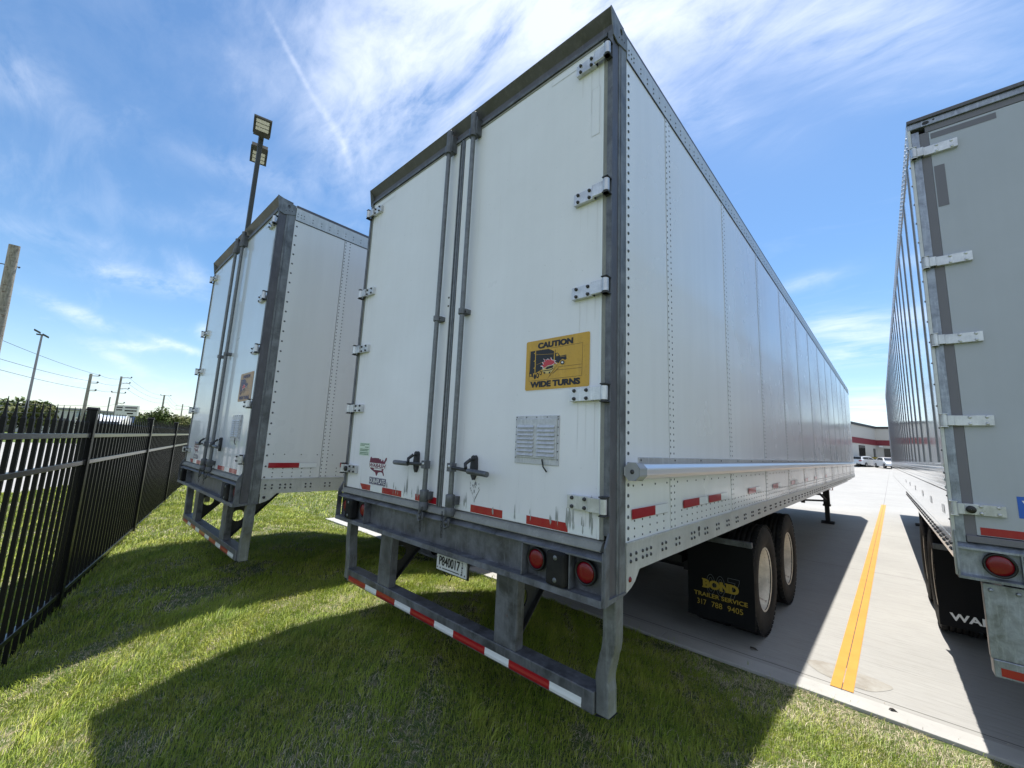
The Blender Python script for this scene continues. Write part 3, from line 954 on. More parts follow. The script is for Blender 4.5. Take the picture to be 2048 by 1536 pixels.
S1 = (-87.2, -0.1); S2 = (-108.9, 4.5); S3 = (-167.5, 18.4); S4 = (-238.8, 33.9)
dv = Vector((0.27, 0.96))
def tip(S, l): return (S[0] + dv.x * l, S[1] + dv.y * l)
names_ = ['topmost', 'second', 'third', 'fourth', 'lowest']
for i, (z1, z2, l) in enumerate(((9.7, 11.9, 1.0), (8.6, 10.8, 0.95), (7.4, 9.7, 0.9), (5.0, 6.7, 0.2), (4.0, 5.2, 0.2))):
    p0 = (-20 - 0, -10.5 + 0.5 * i, [10.2, 8.6, 7.9, 4.6, 3.9][i] - 0.0)
    p0 = (-44.0, -8.0 + 0.1 * i, [9.2, 7.6, 6.8, 4.2, 3.4][i])
    wire((2 * p0[0] + 87.2, 2 * p0[1] + 0.1, 2 * p0[2] - z1 + 0.8), (*tip(S1, l), z1), 1.2, names_[i] + ' line running from the left edge to the nearest utility pole')
    wire((*tip(S1, l), z1), (*tip(S2, l), z2), 0.5, names_[i] + ' line between the nearest pole and the billboard pole')
    wire((*tip(S2, l), z2), (*tip(S3, l + 0.1), [12.8, 11.8, 10.6, 8.8, 7.0][i]), 1.2, names_[i] + ' line between the billboard pole and the transformer pole')
    if i < 4: wire((*tip(S3, l), [12.8, 11.8, 10.6, 8.8][i]), (*tip(S4, l), [13.6, 12.6, 11.8, 10.5][i]), 1.5, names_[i] + ' line between the transformer pole and the farthest pole')

# billboard
t = empty('billboard', (-100.5, 5.6, 0), math.atan2(2.8, 2.95), None, 'white billboard above a blue one on roadside posts among the trees', 'billboard')
b = MB(); b.box(-2.05, 2.05, -0.15, 0.15, 4.1, 5.95, 'bill_white'); b.build('panel', t)
b = MB(); b.box(-1.7, 1.6, -0.12, 0.12, 2.8, 3.9, 'bill_blue'); b.build('lower_panel', t)
b = MB()
for (x0, x1, z) in ((-1.85, -0.75, 5.55), (-1.85, -0.75, 5.1), (-0.3, 1.85, 5.55), (-0.3, 1.85, 5.0), (0.2, 1.3, 4.5)):
    b.box(x0, x1, -0.17, -0.152, z - 0.12, z + 0.12, 'glass_black')
for z in (3.6, 3.2):
    b.box(-0.6, 1.4, -0.14, -0.122, z - 0.08, z + 0.08, 'bill_white')
b.build('print', t)
for x in (-1.2, 1.2):
    b = MB(); b.box(x - 0.1, x + 0.1, 0.16, 0.36, 0, 5.6, 'pole_metal'); b.build('post', t)

# ------------------------------------------------------------------ background buildings and vehicles beyond the fence
t = empty('warehouse', (-143, -6.0, 0), math.atan2(13.1, 14.0), None, 'long low white warehouse behind the fence spears at far left', 'building')
b = MB(); b.box(-14, 12.5, -4, 6, 0, 5.35, 'wall_cream'); b.build('wall', t)
b = MB(); b.box(-14.3, 12.8, -4.3, 6.3, 5.35, 5.75, 'pole_metal'); b.build('roof', t)
for x in (-9, -3, 3, 9):
    b = MB(); b.box(x - 1.6, x + 1.6, -4.05, -3.99, 0, 3.4, 'car_glass'); b.build('loading_door', t)
t = empty('parked_truck', (-63, -11.6, 0), math.radians(70), None, 'white lorry with a rounded white cab at the far left edge', 'truck')
b = MB(); b.box(-4.2, 1.2, -1.25, 1.25, 0.9, 4.0, 'car_white'); b.build('cargo_box', t, 0.05)
b = MB(); b.prism([(1.35, 0.6), (3.6, 0.6), (3.6, 1.9), (3.1, 2.2), (2.7, 3.4), (2.2, 3.75), (1.35, 3.8)], 'y', -1.15, 1.15, 'car_white'); b.build('cab', t, 0.15)
b = MB(); b.prism([(3.09, 2.25), (2.72, 3.3), (2.76, 3.32), (3.13, 2.27)], 'y', -1.0, 1.0, 'car_glass'); b.build('windscreen', t)
for x in (-3.0, -1.8, 2.6):
    for y in (-1.15, 1.15):
        b = MB(); b.lathe([(0.01, -0.16), (0.45, -0.16), (0.5, -0.1), (0.5, 0.1), (0.45, 0.16), (0.01, 0.16)], (x, y, 0.48), 'y', 'car_tyre', 20); b.build('wheel', t)
t = empty('parked_van', (-53.6, 1.3, 0), math.radians(-14), None, 'white van with a rounded roof behind the second fence post', 'van')
b = MB(); b.prism([(-2.4, 0.45), (2.3, 0.45), (2.45, 1.2), (2.0, 1.6), (1.3, 2.35), (0.6, 2.75), (-0.6, 2.95), (-1.8, 2.8), (-2.35, 2.3)], 'y', -0.98, 0.98, 'car_white'); b.build('body', t, 0.12)
b = MB(); b.prism([(2.04, 1.62), (1.36, 2.30), (1.40, 2.34), (2.08, 1.66)], 'y', -0.85, 0.85, 'car_glass'); b.build('windscreen', t)
for x in (-1.5, 1.5):
    for y in (-0.9, 0.9):
        b = MB(); b.lathe([(0.01, -0.12), (0.32, -0.12), (0.36, -0.08), (0.36, 0.08), (0.32, 0.12), (0.01, 0.12)], (x, y, 0.36), 'y', 'car_tyre', 18); b.build('wheel', t)


def tree(x, y, h, w, label, seed, trunk_h=None, n_leaf=1500, lumps=9, z0=0.0):
    g = np.random.default_rng(seed)
    t = empty('tree', (x, y, z0), 0, None, label, 'tree', 'trees along the horizon')
    trunk_h = trunk_h or h * 0.3
    b = MB()
    b.tube([(0, 0, -0.2), (0.05 * w, 0, trunk_h * 0.6), (0, 0.03 * w, trunk_h * 1.2)], 0.045 * h, 'bark', 8, True, 0.025 * h)
    for k in range(6):
        a = g.uniform(0, 6.28); r = g.uniform(0.2, 0.35) * w
        b.tube([(0, 0, trunk_h * g.uniform(0.7, 1.1)), (math.cos(a) * r * 0.5, math.sin(a) * r * 0.5, h * 0.5), (math.cos(a) * r, math.sin(a) * r, h * g.uniform(0.6, 0.85))], 0.018 * h, 'bark', 5, False, 0.006 * h)
    b.build('trunk', t)
    cs = []
    for k in range(lumps):
        a = g.uniform(0, 6.28); r = (g.random() ** 0.6) * 0.36 * w; zz = g.uniform(0.38, 0.82) * h
        if k == 0: r = 0; zz = 0.72 * h
        cs.append((math.cos(a) * r, math.sin(a) * r, zz, g.uniform(0.15, 0.26) * w))
    cs = np.array(cs)
    idx = g.integers(0, len(cs), n_leaf)
    d = g.normal(size=(n_leaf, 3)); d /= np.linalg.norm(d, axis=1)[:, None]
    rr = cs[idx, 3] * g.uniform(0.55, 1.08, n_leaf)
    c = cs[idx, :3] + d * rr[:, None] * np.array([1, 1, 0.8])
    s = 0.032 * w * g.uniform(0.6, 1.5, n_leaf)
    u = g.normal(size=(n_leaf, 3)); u /= np.linalg.norm(u, axis=1)[:, None]
    vv = np.cross(u, d); vv /= np.maximum(np.linalg.norm(vv, axis=1), 1e-6)[:, None]
    P = np.stack([c - u * s[:, None], c + vv * s[:, None] * 0.7, c + u * s[:, None], c - vv * s[:, None] * 0.7], 1).reshape(-1, 3)
    q = MB(); q.add(P.tolist(), [(4 * i, 4 * i + 1, 4 * i + 2, 4 * i + 3) for i in range(n_leaf)], 'leaf'); q.build('crown', t)
    return t


TREES = [(-100, -5.6, 5.9, 8.5, 'broad green tree behind the thin light mast'), (-172, -10.6, 8.0, 16, 'wide green tree showing above the warehouse roof'), (-176, -24.0, 7.4, 20, 'dark tree at the far left edge above the white warehouse'),
         (-112, 1.4, 4.9, 6.5, 'low dark tree behind the nearest utility pole'), (-125, 8.6, 5.9, 9, 'dark tree left of the billboard'), (-118, 12.4, 6.7, 8, 'rounded tree rising right behind the billboard'),
         (-116, 15.0, 5.9, 6.5, 'olive tree right of the billboard with thin top twigs'), (-135, 19.5, 5.2, 9, 'pale green tree left of the transformer pole'), (-150, 26.5, 4.8, 9, 'low tree just right of the transformer pole'),
         (-160, 32.0, 5.0, 11, 'wide low tree beside the edge of the left trailer'), (-190, 24.0, 5.2, 12, 'faint far tree behind the transformer pole'), (-175, 40.0, 5.0, 14, 'farthest low tree hidden partly by the left trailer')]
for i, (x, y, h, w, lb) in enumerate(TREES):
    tree(x, y, h, w, lb, 40 + i)

# ------------------------------------------------------------------ yard building at the right
FOOT = [(-30, 73.84), (-1.93, 73.84), (0.45, 85.85), (34, 85.85), (34, 118), (-30, 118)]
t = empty('yard_building', (0, 86, 0.9), 0, None, 'pale yard building with a maroon stripe and dark doorways', 'building')
loc = lambda p: (p[0], p[1] - 86)
F = [loc(p) for p in FOOT]
b = MB(); b.prism(F, 'z', -0.6, 6.0, 'wall_cream')
b.build('wall', t)
def grow(F, d):
    out_ = []
    cx_ = sum(p[0] for p in F) / len(F); cy_ = sum(p[1] for p in F) / len(F)
    return [(p[0] + (d if p[0] > 2 else (-d if p[0] < -5 else d)), p[1] + (d if p[1] > 10 else -d)) for p in F]
b = MB(); b.prism(grow(F, 0.06), 'z', 3.35, 4.18, 'stripe_maroon'); b.build('wall_stripe', t)
b = MB(); b.prism(grow(F, 0.16), 'z', 6.0, 6.32, 'coping_dark'); b.build('parapet', t)
b = MB(); b.box(2.5, 9, 4, 9, 6.32, 7.1, 'coping_dark'); b.build('roof_unit', t)
wd = (Vector((0.45, 85.85)) - Vector((-1.93, 73.84))); wl = wd.length; wd.normalize(); wn_ = Vector((wd.y, -wd.x))
def wallbox(name, s0, s1, z0, z1, material, th=0.05):
    a = Vector((-1.93, 73.84 - 86)) + wd * s0; c_ = Vector((-1.93, 73.84 - 86)) + wd * s1
    q = MB()
    q.prism([tuple(a - wn_ * 0.02), tuple(c_ - wn_ * 0.02), tuple(c_ + wn_ * th), tuple(a + wn_ * th)], 'z', z0, z1, material)
    return q.build(name, t)
wallbox('door', 3.1, 6.0, 0.1, 3.1, 'glass_black')
wallbox('window', 10.3, 11.3, 0.7, 2.8, 'glass_black')
b = MB(); b.box(1.3, 3.6, -0.22, -0.14, 0.9, 2.9, 'glass_black'); b.build('window', t)
b = MB(); b.box(6, 9, -0.22, -0.14, 0, 3.0, 'glass_black'); b.build('door', t)
for x in (-26, -20, -14, -8):
    b = MB(); b.box(x, x + 3, -12.24, -12.15, 0.0, 3.0, 'glass_black'); b.build('door', t)
b = MB(); b.box(0.75, 1.2, -0.9, -0.2, 3.05, 3.3, 'plate_white'); b.build('wall_lamp', t)

g_ = empty('guard_rail', (1.2, 80.5, 1.2), math.radians(-62), None, 'yellow guard rail with posts between the cars and the building', 'barrier')
for z in (0.55, 0.95):
    b = MB(); b.box(-3.5, 3.5, -0.06, 0.06, z, z + 0.22, 'rail_yellow'); b.build('beam', g_)
for x in (-3.4, 0, 3.4):
    b = MB(); b.box(x - 0.08, x + 0.08, -0.08, 0.08, -0.2, 1.2, 'rail_yellow'); b.build('post', g_)


def car(x, y, z, rz, label, wagon=False):
    t = empty('parked_car', (x, y, z), rz, None, label, 'car', 'white cars parked at the yard building')
    L, W_ = 4.6, 1.82
    prof = [(-2.3, 0.35), (-2.32, 0.62), (-2.25, 0.98), (-1.9, 1.05), (-0.2, 1.03), (0.9, 0.98), (1.9, 0.85), (2.25, 0.66), (2.3, 0.38)]
    b = MB()
    def ring(w, pts):
        return [(p[0], w, p[1]) for p in pts]
    secs = [(-0.91, 0.93), (-0.80, 1.0), (0.80, 1.0), (0.91, 0.93)]
    vs = []; npnt = len(prof) + 1
    poly = prof + [(0, 0.24)]
    for w, k_ in secs:
        vs += [(p[0] * (1 if k_ == 1 else 0.97), w, 0.24 + (p[1] - 0.24) * (1 if k_ == 1 else 0.96)) for p in poly]
    fs = []
    for i in range(3):
        for k_ in range(npnt):
            fs.append((i * npnt + k_, i * npnt + (k_ + 1) % npnt, (i + 1) * npnt + (k_ + 1) % npnt, (i + 1) * npnt + k_))
    tri = tessellate_polygon([[Vector((p[0], p[1], 0)) for p in poly]])
    fs += [tuple(q) for q in tri] + [tuple(q + 3 * npnt for q in f_[::-1]) for f_ in tri]
    b.add(vs, fs, 'car_white')
    body = b.build('body', t, 0.05)
    roof = [(-1.95, 1.02), (-1.35, 1.40), (-0.4, 1.47), (0.35, 1.40), (1.15, 0.97)] if not wagon else [(-2.2, 1.0), (-1.85, 1.42), (-0.6, 1.52), (0.35, 1.45), (1.15, 0.97)]
    b = MB()
    vs = [(p[0], -0.80 + (p[1] - 1) * 0.35, p[1]) for p in roof] + [(p[0], 0.80 - (p[1] - 1) * 0.35, p[1]) for p in roof]
    n5 = 5
    fs = [(i, i + 1, n5 + i + 1, n5 + i) for i in range(4)] + [(0, 4, 3, 2, 1), (5, 6, 7, 8, 9), (0, 5, 9, 4)]
    b.add(vs, fs, 'car_white'); b.build('cabin', t, 0.04)
    # windows proud of the cabin
    for sgn in (1, -1):
        q = MB()
        yy = lambda z: sgn * (0.80 - (z - 1) * 0.35 + 0.012)
        r0 = roof
        w1 = [(-1.55 if not wagon else -1.8, 1.07), (-1.20 if not wagon else -1.6, 1.34), (-0.42, 1.39), (-0.42, 1.05)]
        w2 = [(-0.34, 1.05), (-0.34, 1.39), (0.30, 1.33), (0.85, 1.03)]
        for wpts in (w1, w2):
            q.add([(p[0], yy(p[1]), p[1]) for p in wpts], [(0, 1, 2, 3)], 'car_glass')
        q.build('side_window', t)
    for (a_, c_) in ((0, 1), (4, 3)):
        A_, C_ = Vector(roof[a_]), Vector(roof[c_]); p0 = A_.lerp(C_, 0.12); p1 = A_.lerp(C_, 0.9)
        nx_ = -0.012 if a_ == 0 else 0.012
        q = MB(); q.add([(p0.x + nx_, -0.70, p0.y + 0.012), (p0.x + nx_, 0.70, p0.y + 0.012), (p1.x + nx_, 0.60, p1.y + 0.012), (p1.x + nx_, -0.60, p1.y + 0.012)], [(0, 1, 2, 3)], 'car_glass')
        q.build('rear_window' if a_ == 0 else 'windscreen', t)
    for x_ in (-1.40, 1.42):
        for s_ in (-1, 1):
            w = MB()
            w.lathe([(0.01, -0.11), (0.30, -0.11), (0.33, -0.08), (0.33, 0.08), (0.30, 0.11), (0.21, 0.112), (0.20, 0.09), (0.01, 0.10)] if s_ > 0 else [(0.01, -0.10), (0.20, -0.09), (0.21, -0.112), (0.30, -0.11), (0.33, -0.08), (0.33, 0.08), (0.30, 0.11), (0.01, 0.11)], (x_, 0.83 * s_, 0.33), 'y', 'car_tyre', 20)
            w.lathe([(0.19, 0.115 * s_), (0.05, 0.125 * s_), (0.01, 0.125 * s_)], (x_, 0.83 * s_, 0.33), 'y', 'car_silver', 14)
            w.build('wheel', t)
    for s_ in (-1, 1):
        q = MB(); q.box(-2.335, -2.24, min(0.5 * s_, 0.82 * s_), max(0.5 * s_, 0.82 * s_), 0.78, 0.92, 'car_red'); q.build('tail_lamp', t, 0.01)
    q = MB(); q.box(-2.34, -2.27, -0.26, 0.26, 0.55, 0.66, 'plate_white'); q.box(-2.335, -2.2, -0.75, 0.75, 0.36, 0.44, 'car_tyre'); q.build('rear_bumper', t)
    return t


car(-0.80, 75.9, 0.90, math.radians(66), 'white wagon seen from its rear corner, left of the two parked cars', True)
car(1.75, 73.2, 0.88, math.radians(-72), 'white sedan half hidden by the grey trailer, right of the two parked cars')


# ------------------------------------------------------------------ trailer pieces
def add_hinge(parent, sgn, z, silver, strap=0.21, h=0.065, marker=False, yf=0.0):
    """strap hinge on a rear door; sgn +1 on the right post, -1 on the left post"""
    b = MB()
    xk = 1.285 * sgn
    mt = 'hinge_silver'
    # knuckle round the pin on the post
    b.tube([(xk - 0.006 * sgn, yf - 0.028, z - h / 2), (xk - 0.006 * sgn, yf - 0.028, z + h / 2)], 0.017, mt, 14)
    b.tube([(xk - 0.006 * sgn, yf - 0.028, z - h / 2 - 0.012), (xk - 0.006 * sgn, yf - 0.028, z - h / 2)], 0.014, 'dark_iron' if not silver else mt, 12)
    b.tube([(xk - 0.006 * sgn, yf - 0.028, z + h / 2), (xk - 0.006 * sgn, yf - 0.028, z + h / 2 + 0.010)], 0.014, 'dark_iron' if not silver else mt, 12)
    # bracket lugs, top and bottom
    for dz in (-h / 2 - 0.012, h / 2 + 0.006):
        b.box(min(xk - 0.022 * sgn, xk + 0.012 * sgn), max(xk - 0.022 * sgn, xk + 0.012 * sgn), yf - 0.044, yf + 0.001, z + dz, z + dz + 0.006, 'dark_iron' if not silver else mt)
    xa, xb = xk - 0.022 * sgn, xk - (0.085 if not silver else 0.05) * sgn
    xc = xk - strap * sgn
    # thick first section stands off the door, the second lies on it
    b.box(min(xa, xb), max(xa, xb), yf - 0.030, yf - 0.016, z - h / 2, z + h / 2, mt)
    b.box(min(xb, xc), max(xb, xc), yf - 0.016, yf + 0.0105, z - h / 2, z + h / 2, mt)
    b.box(min(xb - 0.004 * sgn, xb), max(xb - 0.004 * sgn, xb), yf - 0.030, yf + 0.010, z - h / 2, z + h / 2, mt)
    for dx in (strap - 0.028, strap - 0.098):
        for dz in (-0.020, 0.020):
            b.dome((xk - dx * sgn, yf - 0.016, z + dz), (0, -1, 0), 0.010, 0.013 if not silver else 0.007, 'bolt_dark' if not silver else mt, 8)
    if marker:
        xm = xk - 0.075 * sgn
        b.lathe([(0.022, 0.0), (0.022, -0.012), (0.010, -0.016), (0.001, -0.016)], (xm, yf - 0.030, z), 'y', 'lens_ring', 18)
    return b.build('hinge', parent, 0.0015)


def seg_box(mb, x0, x1, y, z0, z1, material):
    mb.rect_y(min(x0, x1), max(x0, x1), z0, z1, y, material)


def wheel(parent, x, y, z, side, r=0.515):
    """dual pair is made of two of these; side = +1 when the dished face looks to +x"""
    w = empty('wheel', (x, y, z), 0, parent)
    t = MB()
    s = side
    prof = [(0.285, 0.085), (0.30, 0.118), (0.36, 0.134), (0.44, 0.136), (0.485, 0.126), (0.505, 0.112), (0.513, 0.100)]
    tread = []
    for a in (0.075, 0.030, -0.015, -0.060):
        tread += [(r, a + 0.020), (r, a), (r - 0.014, a - 0.003), (r - 0.014, a - 0.011), (r, a - 0.014)]
    prof += tread + [(0.513, -0.100), (0.505, -0.112), (0.485, -0.126), (0.44, -0.136), (0.36, -0.134), (0.30, -0.118), (0.285, -0.085)]
    t.lathe([(p, a * s) for p, a in prof], (0, 0, 0), 'x', 'rubber', 48)
    # shoulder lugs
    for k in range(56):
        an = 2 * math.pi * k / 56
        ca, sa = math.cos(an), math.sin(an)
        for ss in (1, -1):
            c = Vector((0.112 * ss, 0.510 * ca, 0.510 * sa))
            tt = Vector((0, -sa, ca)) * 0.017; rr = Vector((0, ca, sa)) * 0.007; xx = Vector((0.014, 0, 0))
            vs = [c + xx * i + tt * j + rr * q for i in (-1, 1) for j in (-1, 1) for q in (-1, 1)]
            t.add(vs, [(0, 1, 3, 2), (4, 6, 7, 5), (0, 4, 5, 1), (2, 3, 7, 6), (0, 2, 6, 4), (1, 5, 7, 3)], 'rubber')
    t.build('tyre', w)
    m_ = MB()
    m_.lathe([(p, a * s) for p, a in [(0.286, 0.112), (0.300, 0.118), (0.303, 0.108), (0.286, 0.098), (0.276, 0.060), (0.270, 0.00), (0.262, -0.030), (0.235, -0.052),
              (0.19, -0.060), (0.155, -0.062), (0.150, -0.055), (0.118, -0.055), (0.112, -0.04), (0.108, 0.025), (0.095, 0.040), (0.060, 0.046), (0.001, 0.048)]],
             (0, 0, 0), 'x', 'rim_white', 40)
    m_.lathe([(p, a * s) for p, a in [(0.290, -0.112), (0.272, -0.06), (0.268, -0.03)]], (0, 0, 0), 'x', 'rim_white', 40)
    for k in range(10):
        an = 2 * math.pi * (k + 0.5) / 10
        m_.dome((-0.055 * s, 0.135 * math.cos(an), 0.135 * math.sin(an)), (s, 0, 0), 0.016, 0.026, 'dark_iron', 6)
    for k in range(5):
        an = 2 * math.pi * k / 5
        m_.disc((-0.0555 * s, 0.212 * math.cos(an), 0.212 * math.sin(an)), (s, 0, 0), 0.030, 'chassis_black', 14)
    m_.build('rim', w)
    return w


def running_gear(root, ys, flap_y, lettering, front):
    for y in ys:
        for sx in (1, -1):
            wheel(root, 1.115 * sx, y, 0.515, sx)
            wheel(root, 0.79 * sx, y, 0.515, -sx)
        a = MB()
        a.tube([(-1.02, y, 0.52), (1.02, y, 0.52)], 0.065, 'chassis_black', 14)
        a.build('axle', root)
    f = MB()
    y0, y1 = ys[0] - 0.62, ys[-1] + 1.0
    for sx in (1, -1):
        f.box(0.48 * sx - 0.05, 0.48 * sx + 0.05, y0, y1, 0.86, 1.06, 'chassis_black')
        for y in ys:
            f.box(0.52 * sx - 0.05, 0.52 * sx + 0.05, y - 0.42, y + 0.42, 0.60, 0.67, 'chassis_black')
            f.box(0.52 * sx - 0.06, 0.52 * sx + 0.06, y - 0.08, y + 0.08, 0.45, 0.87, 'chassis_black')
    for yy in (y0 + 0.04, (y0 + y1) / 2, y1 - 0.1):
        f.box(-0.43, 0.43, yy, yy + 0.08, 0.88, 1.00, 'chassis_black')
    f.tube([(-0.25, y0 + 0.5, 0.75), (-0.25, y0 + 1.2, 0.75)], 0.15, 'chassis_black', 16)
    f.build('bogie_frame', root)
    for sx in (1, -1):
        g = MB()
        g.box(min(0.40 * sx, 1.262 * sx), max(0.40 * sx, 1.262 * sx), flap_y - 0.02, flap_y + 0.02, 0.895, 0.945, 'frame_steel')
        g.build('flap_bracket', root, 0.003)
        p = MB()
        xa, xb = (0.69, 1.267) if sx > 0 else (-1.267, -0.69)
        nn = 10
        vs = []
        for j in range(nn + 1):
            z = 0.90 - (0.90 - 0.20) * j / nn
            for i in range(7):
                x = xa + (xb - xa) * i / 6
                vs.append((x, flap_y - 0.006 + 0.010 * math.sin(i * 1.1 + j * 0.35) * j / nn, z))
        fs = [(j * 7 + i, j * 7 + i + 1, (j + 1) * 7 + i + 1, (j + 1) * 7 + i) for j in range(nn) for i in range(6)]
        k = len(vs)
        vs2 = [(v[0], v[1] + 0.008, v[2]) for v in vs]
        fs2 = [tuple(q + k for q in f_[::-1]) for f_ in fs]
        rim_ = list(range(7)) + [7 * j + 6 for j in range(1, nn + 1)] + [7 * nn + i for i in range(5, -1, -1)] + [7 * j for j in range(nn - 1, 0, -1)]
        fs3 = [(rim_[i], rim_[(i + 1) % len(rim_)], rim_[(i + 1) % len(rim_)] + k, rim_[i] + k) for i in range(len(rim_))]
        p.add(vs + vs2, fs + fs2 + fs3, 'flap_rubber')
        if lettering:
            lettering(p, xa, xb, flap_y - 0.0185)
        p.build('mud_flap', root)
    # landing gear
    lg = empty('landing_gear', (0, 0, 0), 0, root)
    yl = 12.7
    for sx in (1, -1):
        b = MB()
        b.box(0.83 * sx - 0.07, 0.83 * sx + 0.07, yl - 0.07, yl + 0.07, 0.50, 1.17, 'chassis_black')
        b.box(0.83 * sx - 0.052, 0.83 * sx + 0.052, yl - 0.052, yl + 0.052, 0.05, 0.52, 'chassis_black')
        b.box(0.83 * sx - 0.085, 0.83 * sx + 0.085, yl - 0.085, yl + 0.085, 0.46, 0.51, 'chassis_black')
        b.prism([(yl - 0.14, 0.004), (yl + 0.14, 0.004), (yl + 0.11, 0.035), (yl + 0.05, 0.07), (yl - 0.05, 0.07), (yl - 0.11, 0.035)], 'x', 0.83 * sx - 0.14, 0.83 * sx + 0.14, 'chassis_black')
        b.build('support_leg', lg, 0.004)
        c = MB()
        c.tube([(0.83 * sx, yl - 0.05, 0.62), (0.60 * sx, yl - 1.35, 1.12)], 0.03, 'chassis_black', 8)
        c.tube([(0.83 * sx, yl - 0.05, 0.60), (0.40 * sx, yl - 0.75, 0.62)], 0.025, 'chassis_black', 8)
        c.box(0.40 * sx - 0.04, 0.40 * sx + 0.04, yl - 0.82, yl - 0.72, 0.55, 1.16, 'chassis_black')
        c.build('brace', lg)
    c = MB()
    c.tube([(-0.83, yl, 0.75), (0.83, yl, 0.75)], 0.022, 'chassis_black', 8)
    c.tube([(-0.40, yl - 0.77, 0.60), (0.40, yl - 0.77, 0.60)], 0.03, 'chassis_black', 8)
    c.tube([(0.83, yl, 0.90), (0.98, yl, 0.90), (0.98, yl - 0.02, 1.08)], 0.012, 'print_red', 8)
    c.build('crank_shaft', lg)


def bumper(root, dented, bar_mat, leg_x=1.16, straps=True, tape=True, y0=0.06):
    """rear underride guard: bar, two uprights with holed gusset plates, bent side legs"""
    g = empty('underride_guard', (0, 0, 0), 0, root)
    b = MB()
    b.box(-1.19, 1.19, y0, y0 + 0.10, 0.545, 0.640, bar_mat)
    b.build('bumper_bar', g, 0.005)
    if tape:
        t = MB()
        xs = [-1.15, -0.87, -0.702, -0.445, -0.249, 0.022, 0.21, 0.488, 0.672, 0.944, 1.127]
        for i in range(len(xs) - 1):
            x0, x1 = xs[i], xs[i + 1]
            k = 'tape_red' if i % 2 == 0 else 'tape_white'
            # two shallow folds follow the pressed channel of the bar
            for z0, z1, dy in ((0.553, 0.566, 0.002), (0.566, 0.580, 0.0045), (0.580, 0.594, 0.002)):
                t.add([(x0, y0 - dy, z0), (x1, y0 - dy, z0), (x1, y0 - (0.0045 if dy == 0.002 and z0 < 0.56 else 0.002 if dy > 0.004 else 0.002), z1), (x0, y0 - (0.0045 if dy == 0.002 and z0 < 0.56 else 0.002), z1)], [(0, 1, 2, 3)], k)
        t.build('reflective_tape', g)
    for sx in (1, -1):
        xa, xb = (0.548, 0.712) if sx > 0 else (-0.712, -0.548)
        u = MB()
        u.box(xa, xb, y0 + 0.004, y0 + 0.012, 0.642, 1.045, bar_mat)
        u.box(xa, xa + 0.008, y0 + 0.012, y0 + 0.062, 0.642, 1.045, bar_mat)
        u.box(xb - 0.008, xb, y0 + 0.012, y0 + 0.062, 0.642, 1.045, bar_mat)
        for dx in (0.03, 0.134):
            u.dome((xa + dx, y0 + 0.004, 1.012), (0, -1, 0), 0.013, 0.010, 'galvanised' if bar_mat == 'galvanised' else 'bolt_dark', 8)
        u.build('guard_post', g, 0.002)
        q = MB()
        hole = [(y0 + 0.128 + 0.056 * math.cos(2 * math.pi * k / 20), 0.860 + 0.056 * math.sin(2 * math.pi * k / 20)) for k in range(20)]
        q.holed([(y0 + 0.04, 1.12), (y0 + 0.56, 1.12), (y0 + 0.50, 1.08), (y0 + 0.07, 0.645), (y0 + 0.04, 0.645)], hole, 'x', (xa + xb) / 2 - 0.004, (xa + xb) / 2 + 0.004, 'dark_iron' if bar_mat != 'galvanised' else bar_mat)
        # turned flange along the sloping edge
        xm_ = (xa + xb) / 2
        q.add([(xm_ - 0.035, y0 + 0.072, 0.645), (xm_ + 0.035, y0 + 0.072, 0.645), (xm_ + 0.035, y0 + 0.502, 1.078), (xm_ - 0.035, y0 + 0.502, 1.078),
               (xm_ - 0.035, y0 + 0.067, 0.650), (xm_ + 0.035, y0 + 0.067, 0.650), (xm_ + 0.035, y0 + 0.497, 1.083), (xm_ - 0.035, y0 + 0.497, 1.083)],
              [(0, 1, 2, 3), (7, 6, 5, 4), (0, 4, 5, 1), (1, 5, 6, 2), (2, 6, 7, 3), (3, 7, 4, 0)], 'dark_iron' if bar_mat != 'galvanised' else bar_mat)
        q.build('gusset_plate', g, 0.0)
    if straps:
        for sx in (1, -1):
            path = [(1.258 * sx, 1.07), (1.258 * sx, 0.90), (1.256 * sx, 0.86), (1.250 * sx, 0.825)]
            for i in range(1, 7):
                t_ = i / 6; e = t_ * t_ * (3 - 2 * t_)
                path.append(((1.250 - 0.022 * e - (dented * 0.006 if sx > 0 else 0)) * sx, 0.825 - 0.13 * t_))
            path += [(1.227 * sx, 0.66), (1.227 * sx, 0.552)]
            l = MB(); l.sweep_rect(path, 0.066, (y0 + 0.010, y0 + 0.085), 'frame_steel_light' if bar_mat != 'galvanised' else bar_mat)
            l.build('side_strut', g, 0.006)
            c = MB()
            c.add([(1.1925 * sx, y0 + 0.0, 0.547), (1.262 * sx, y0 + 0.02, 0.5505), (1.262 * sx, y0 + 0.09, 0.5505), (1.1925 * sx, y0 + 0.10, 0.547)], [(0, 1, 2, 3)], 'dark_iron')
            c.build('end_plate', g)
    return g


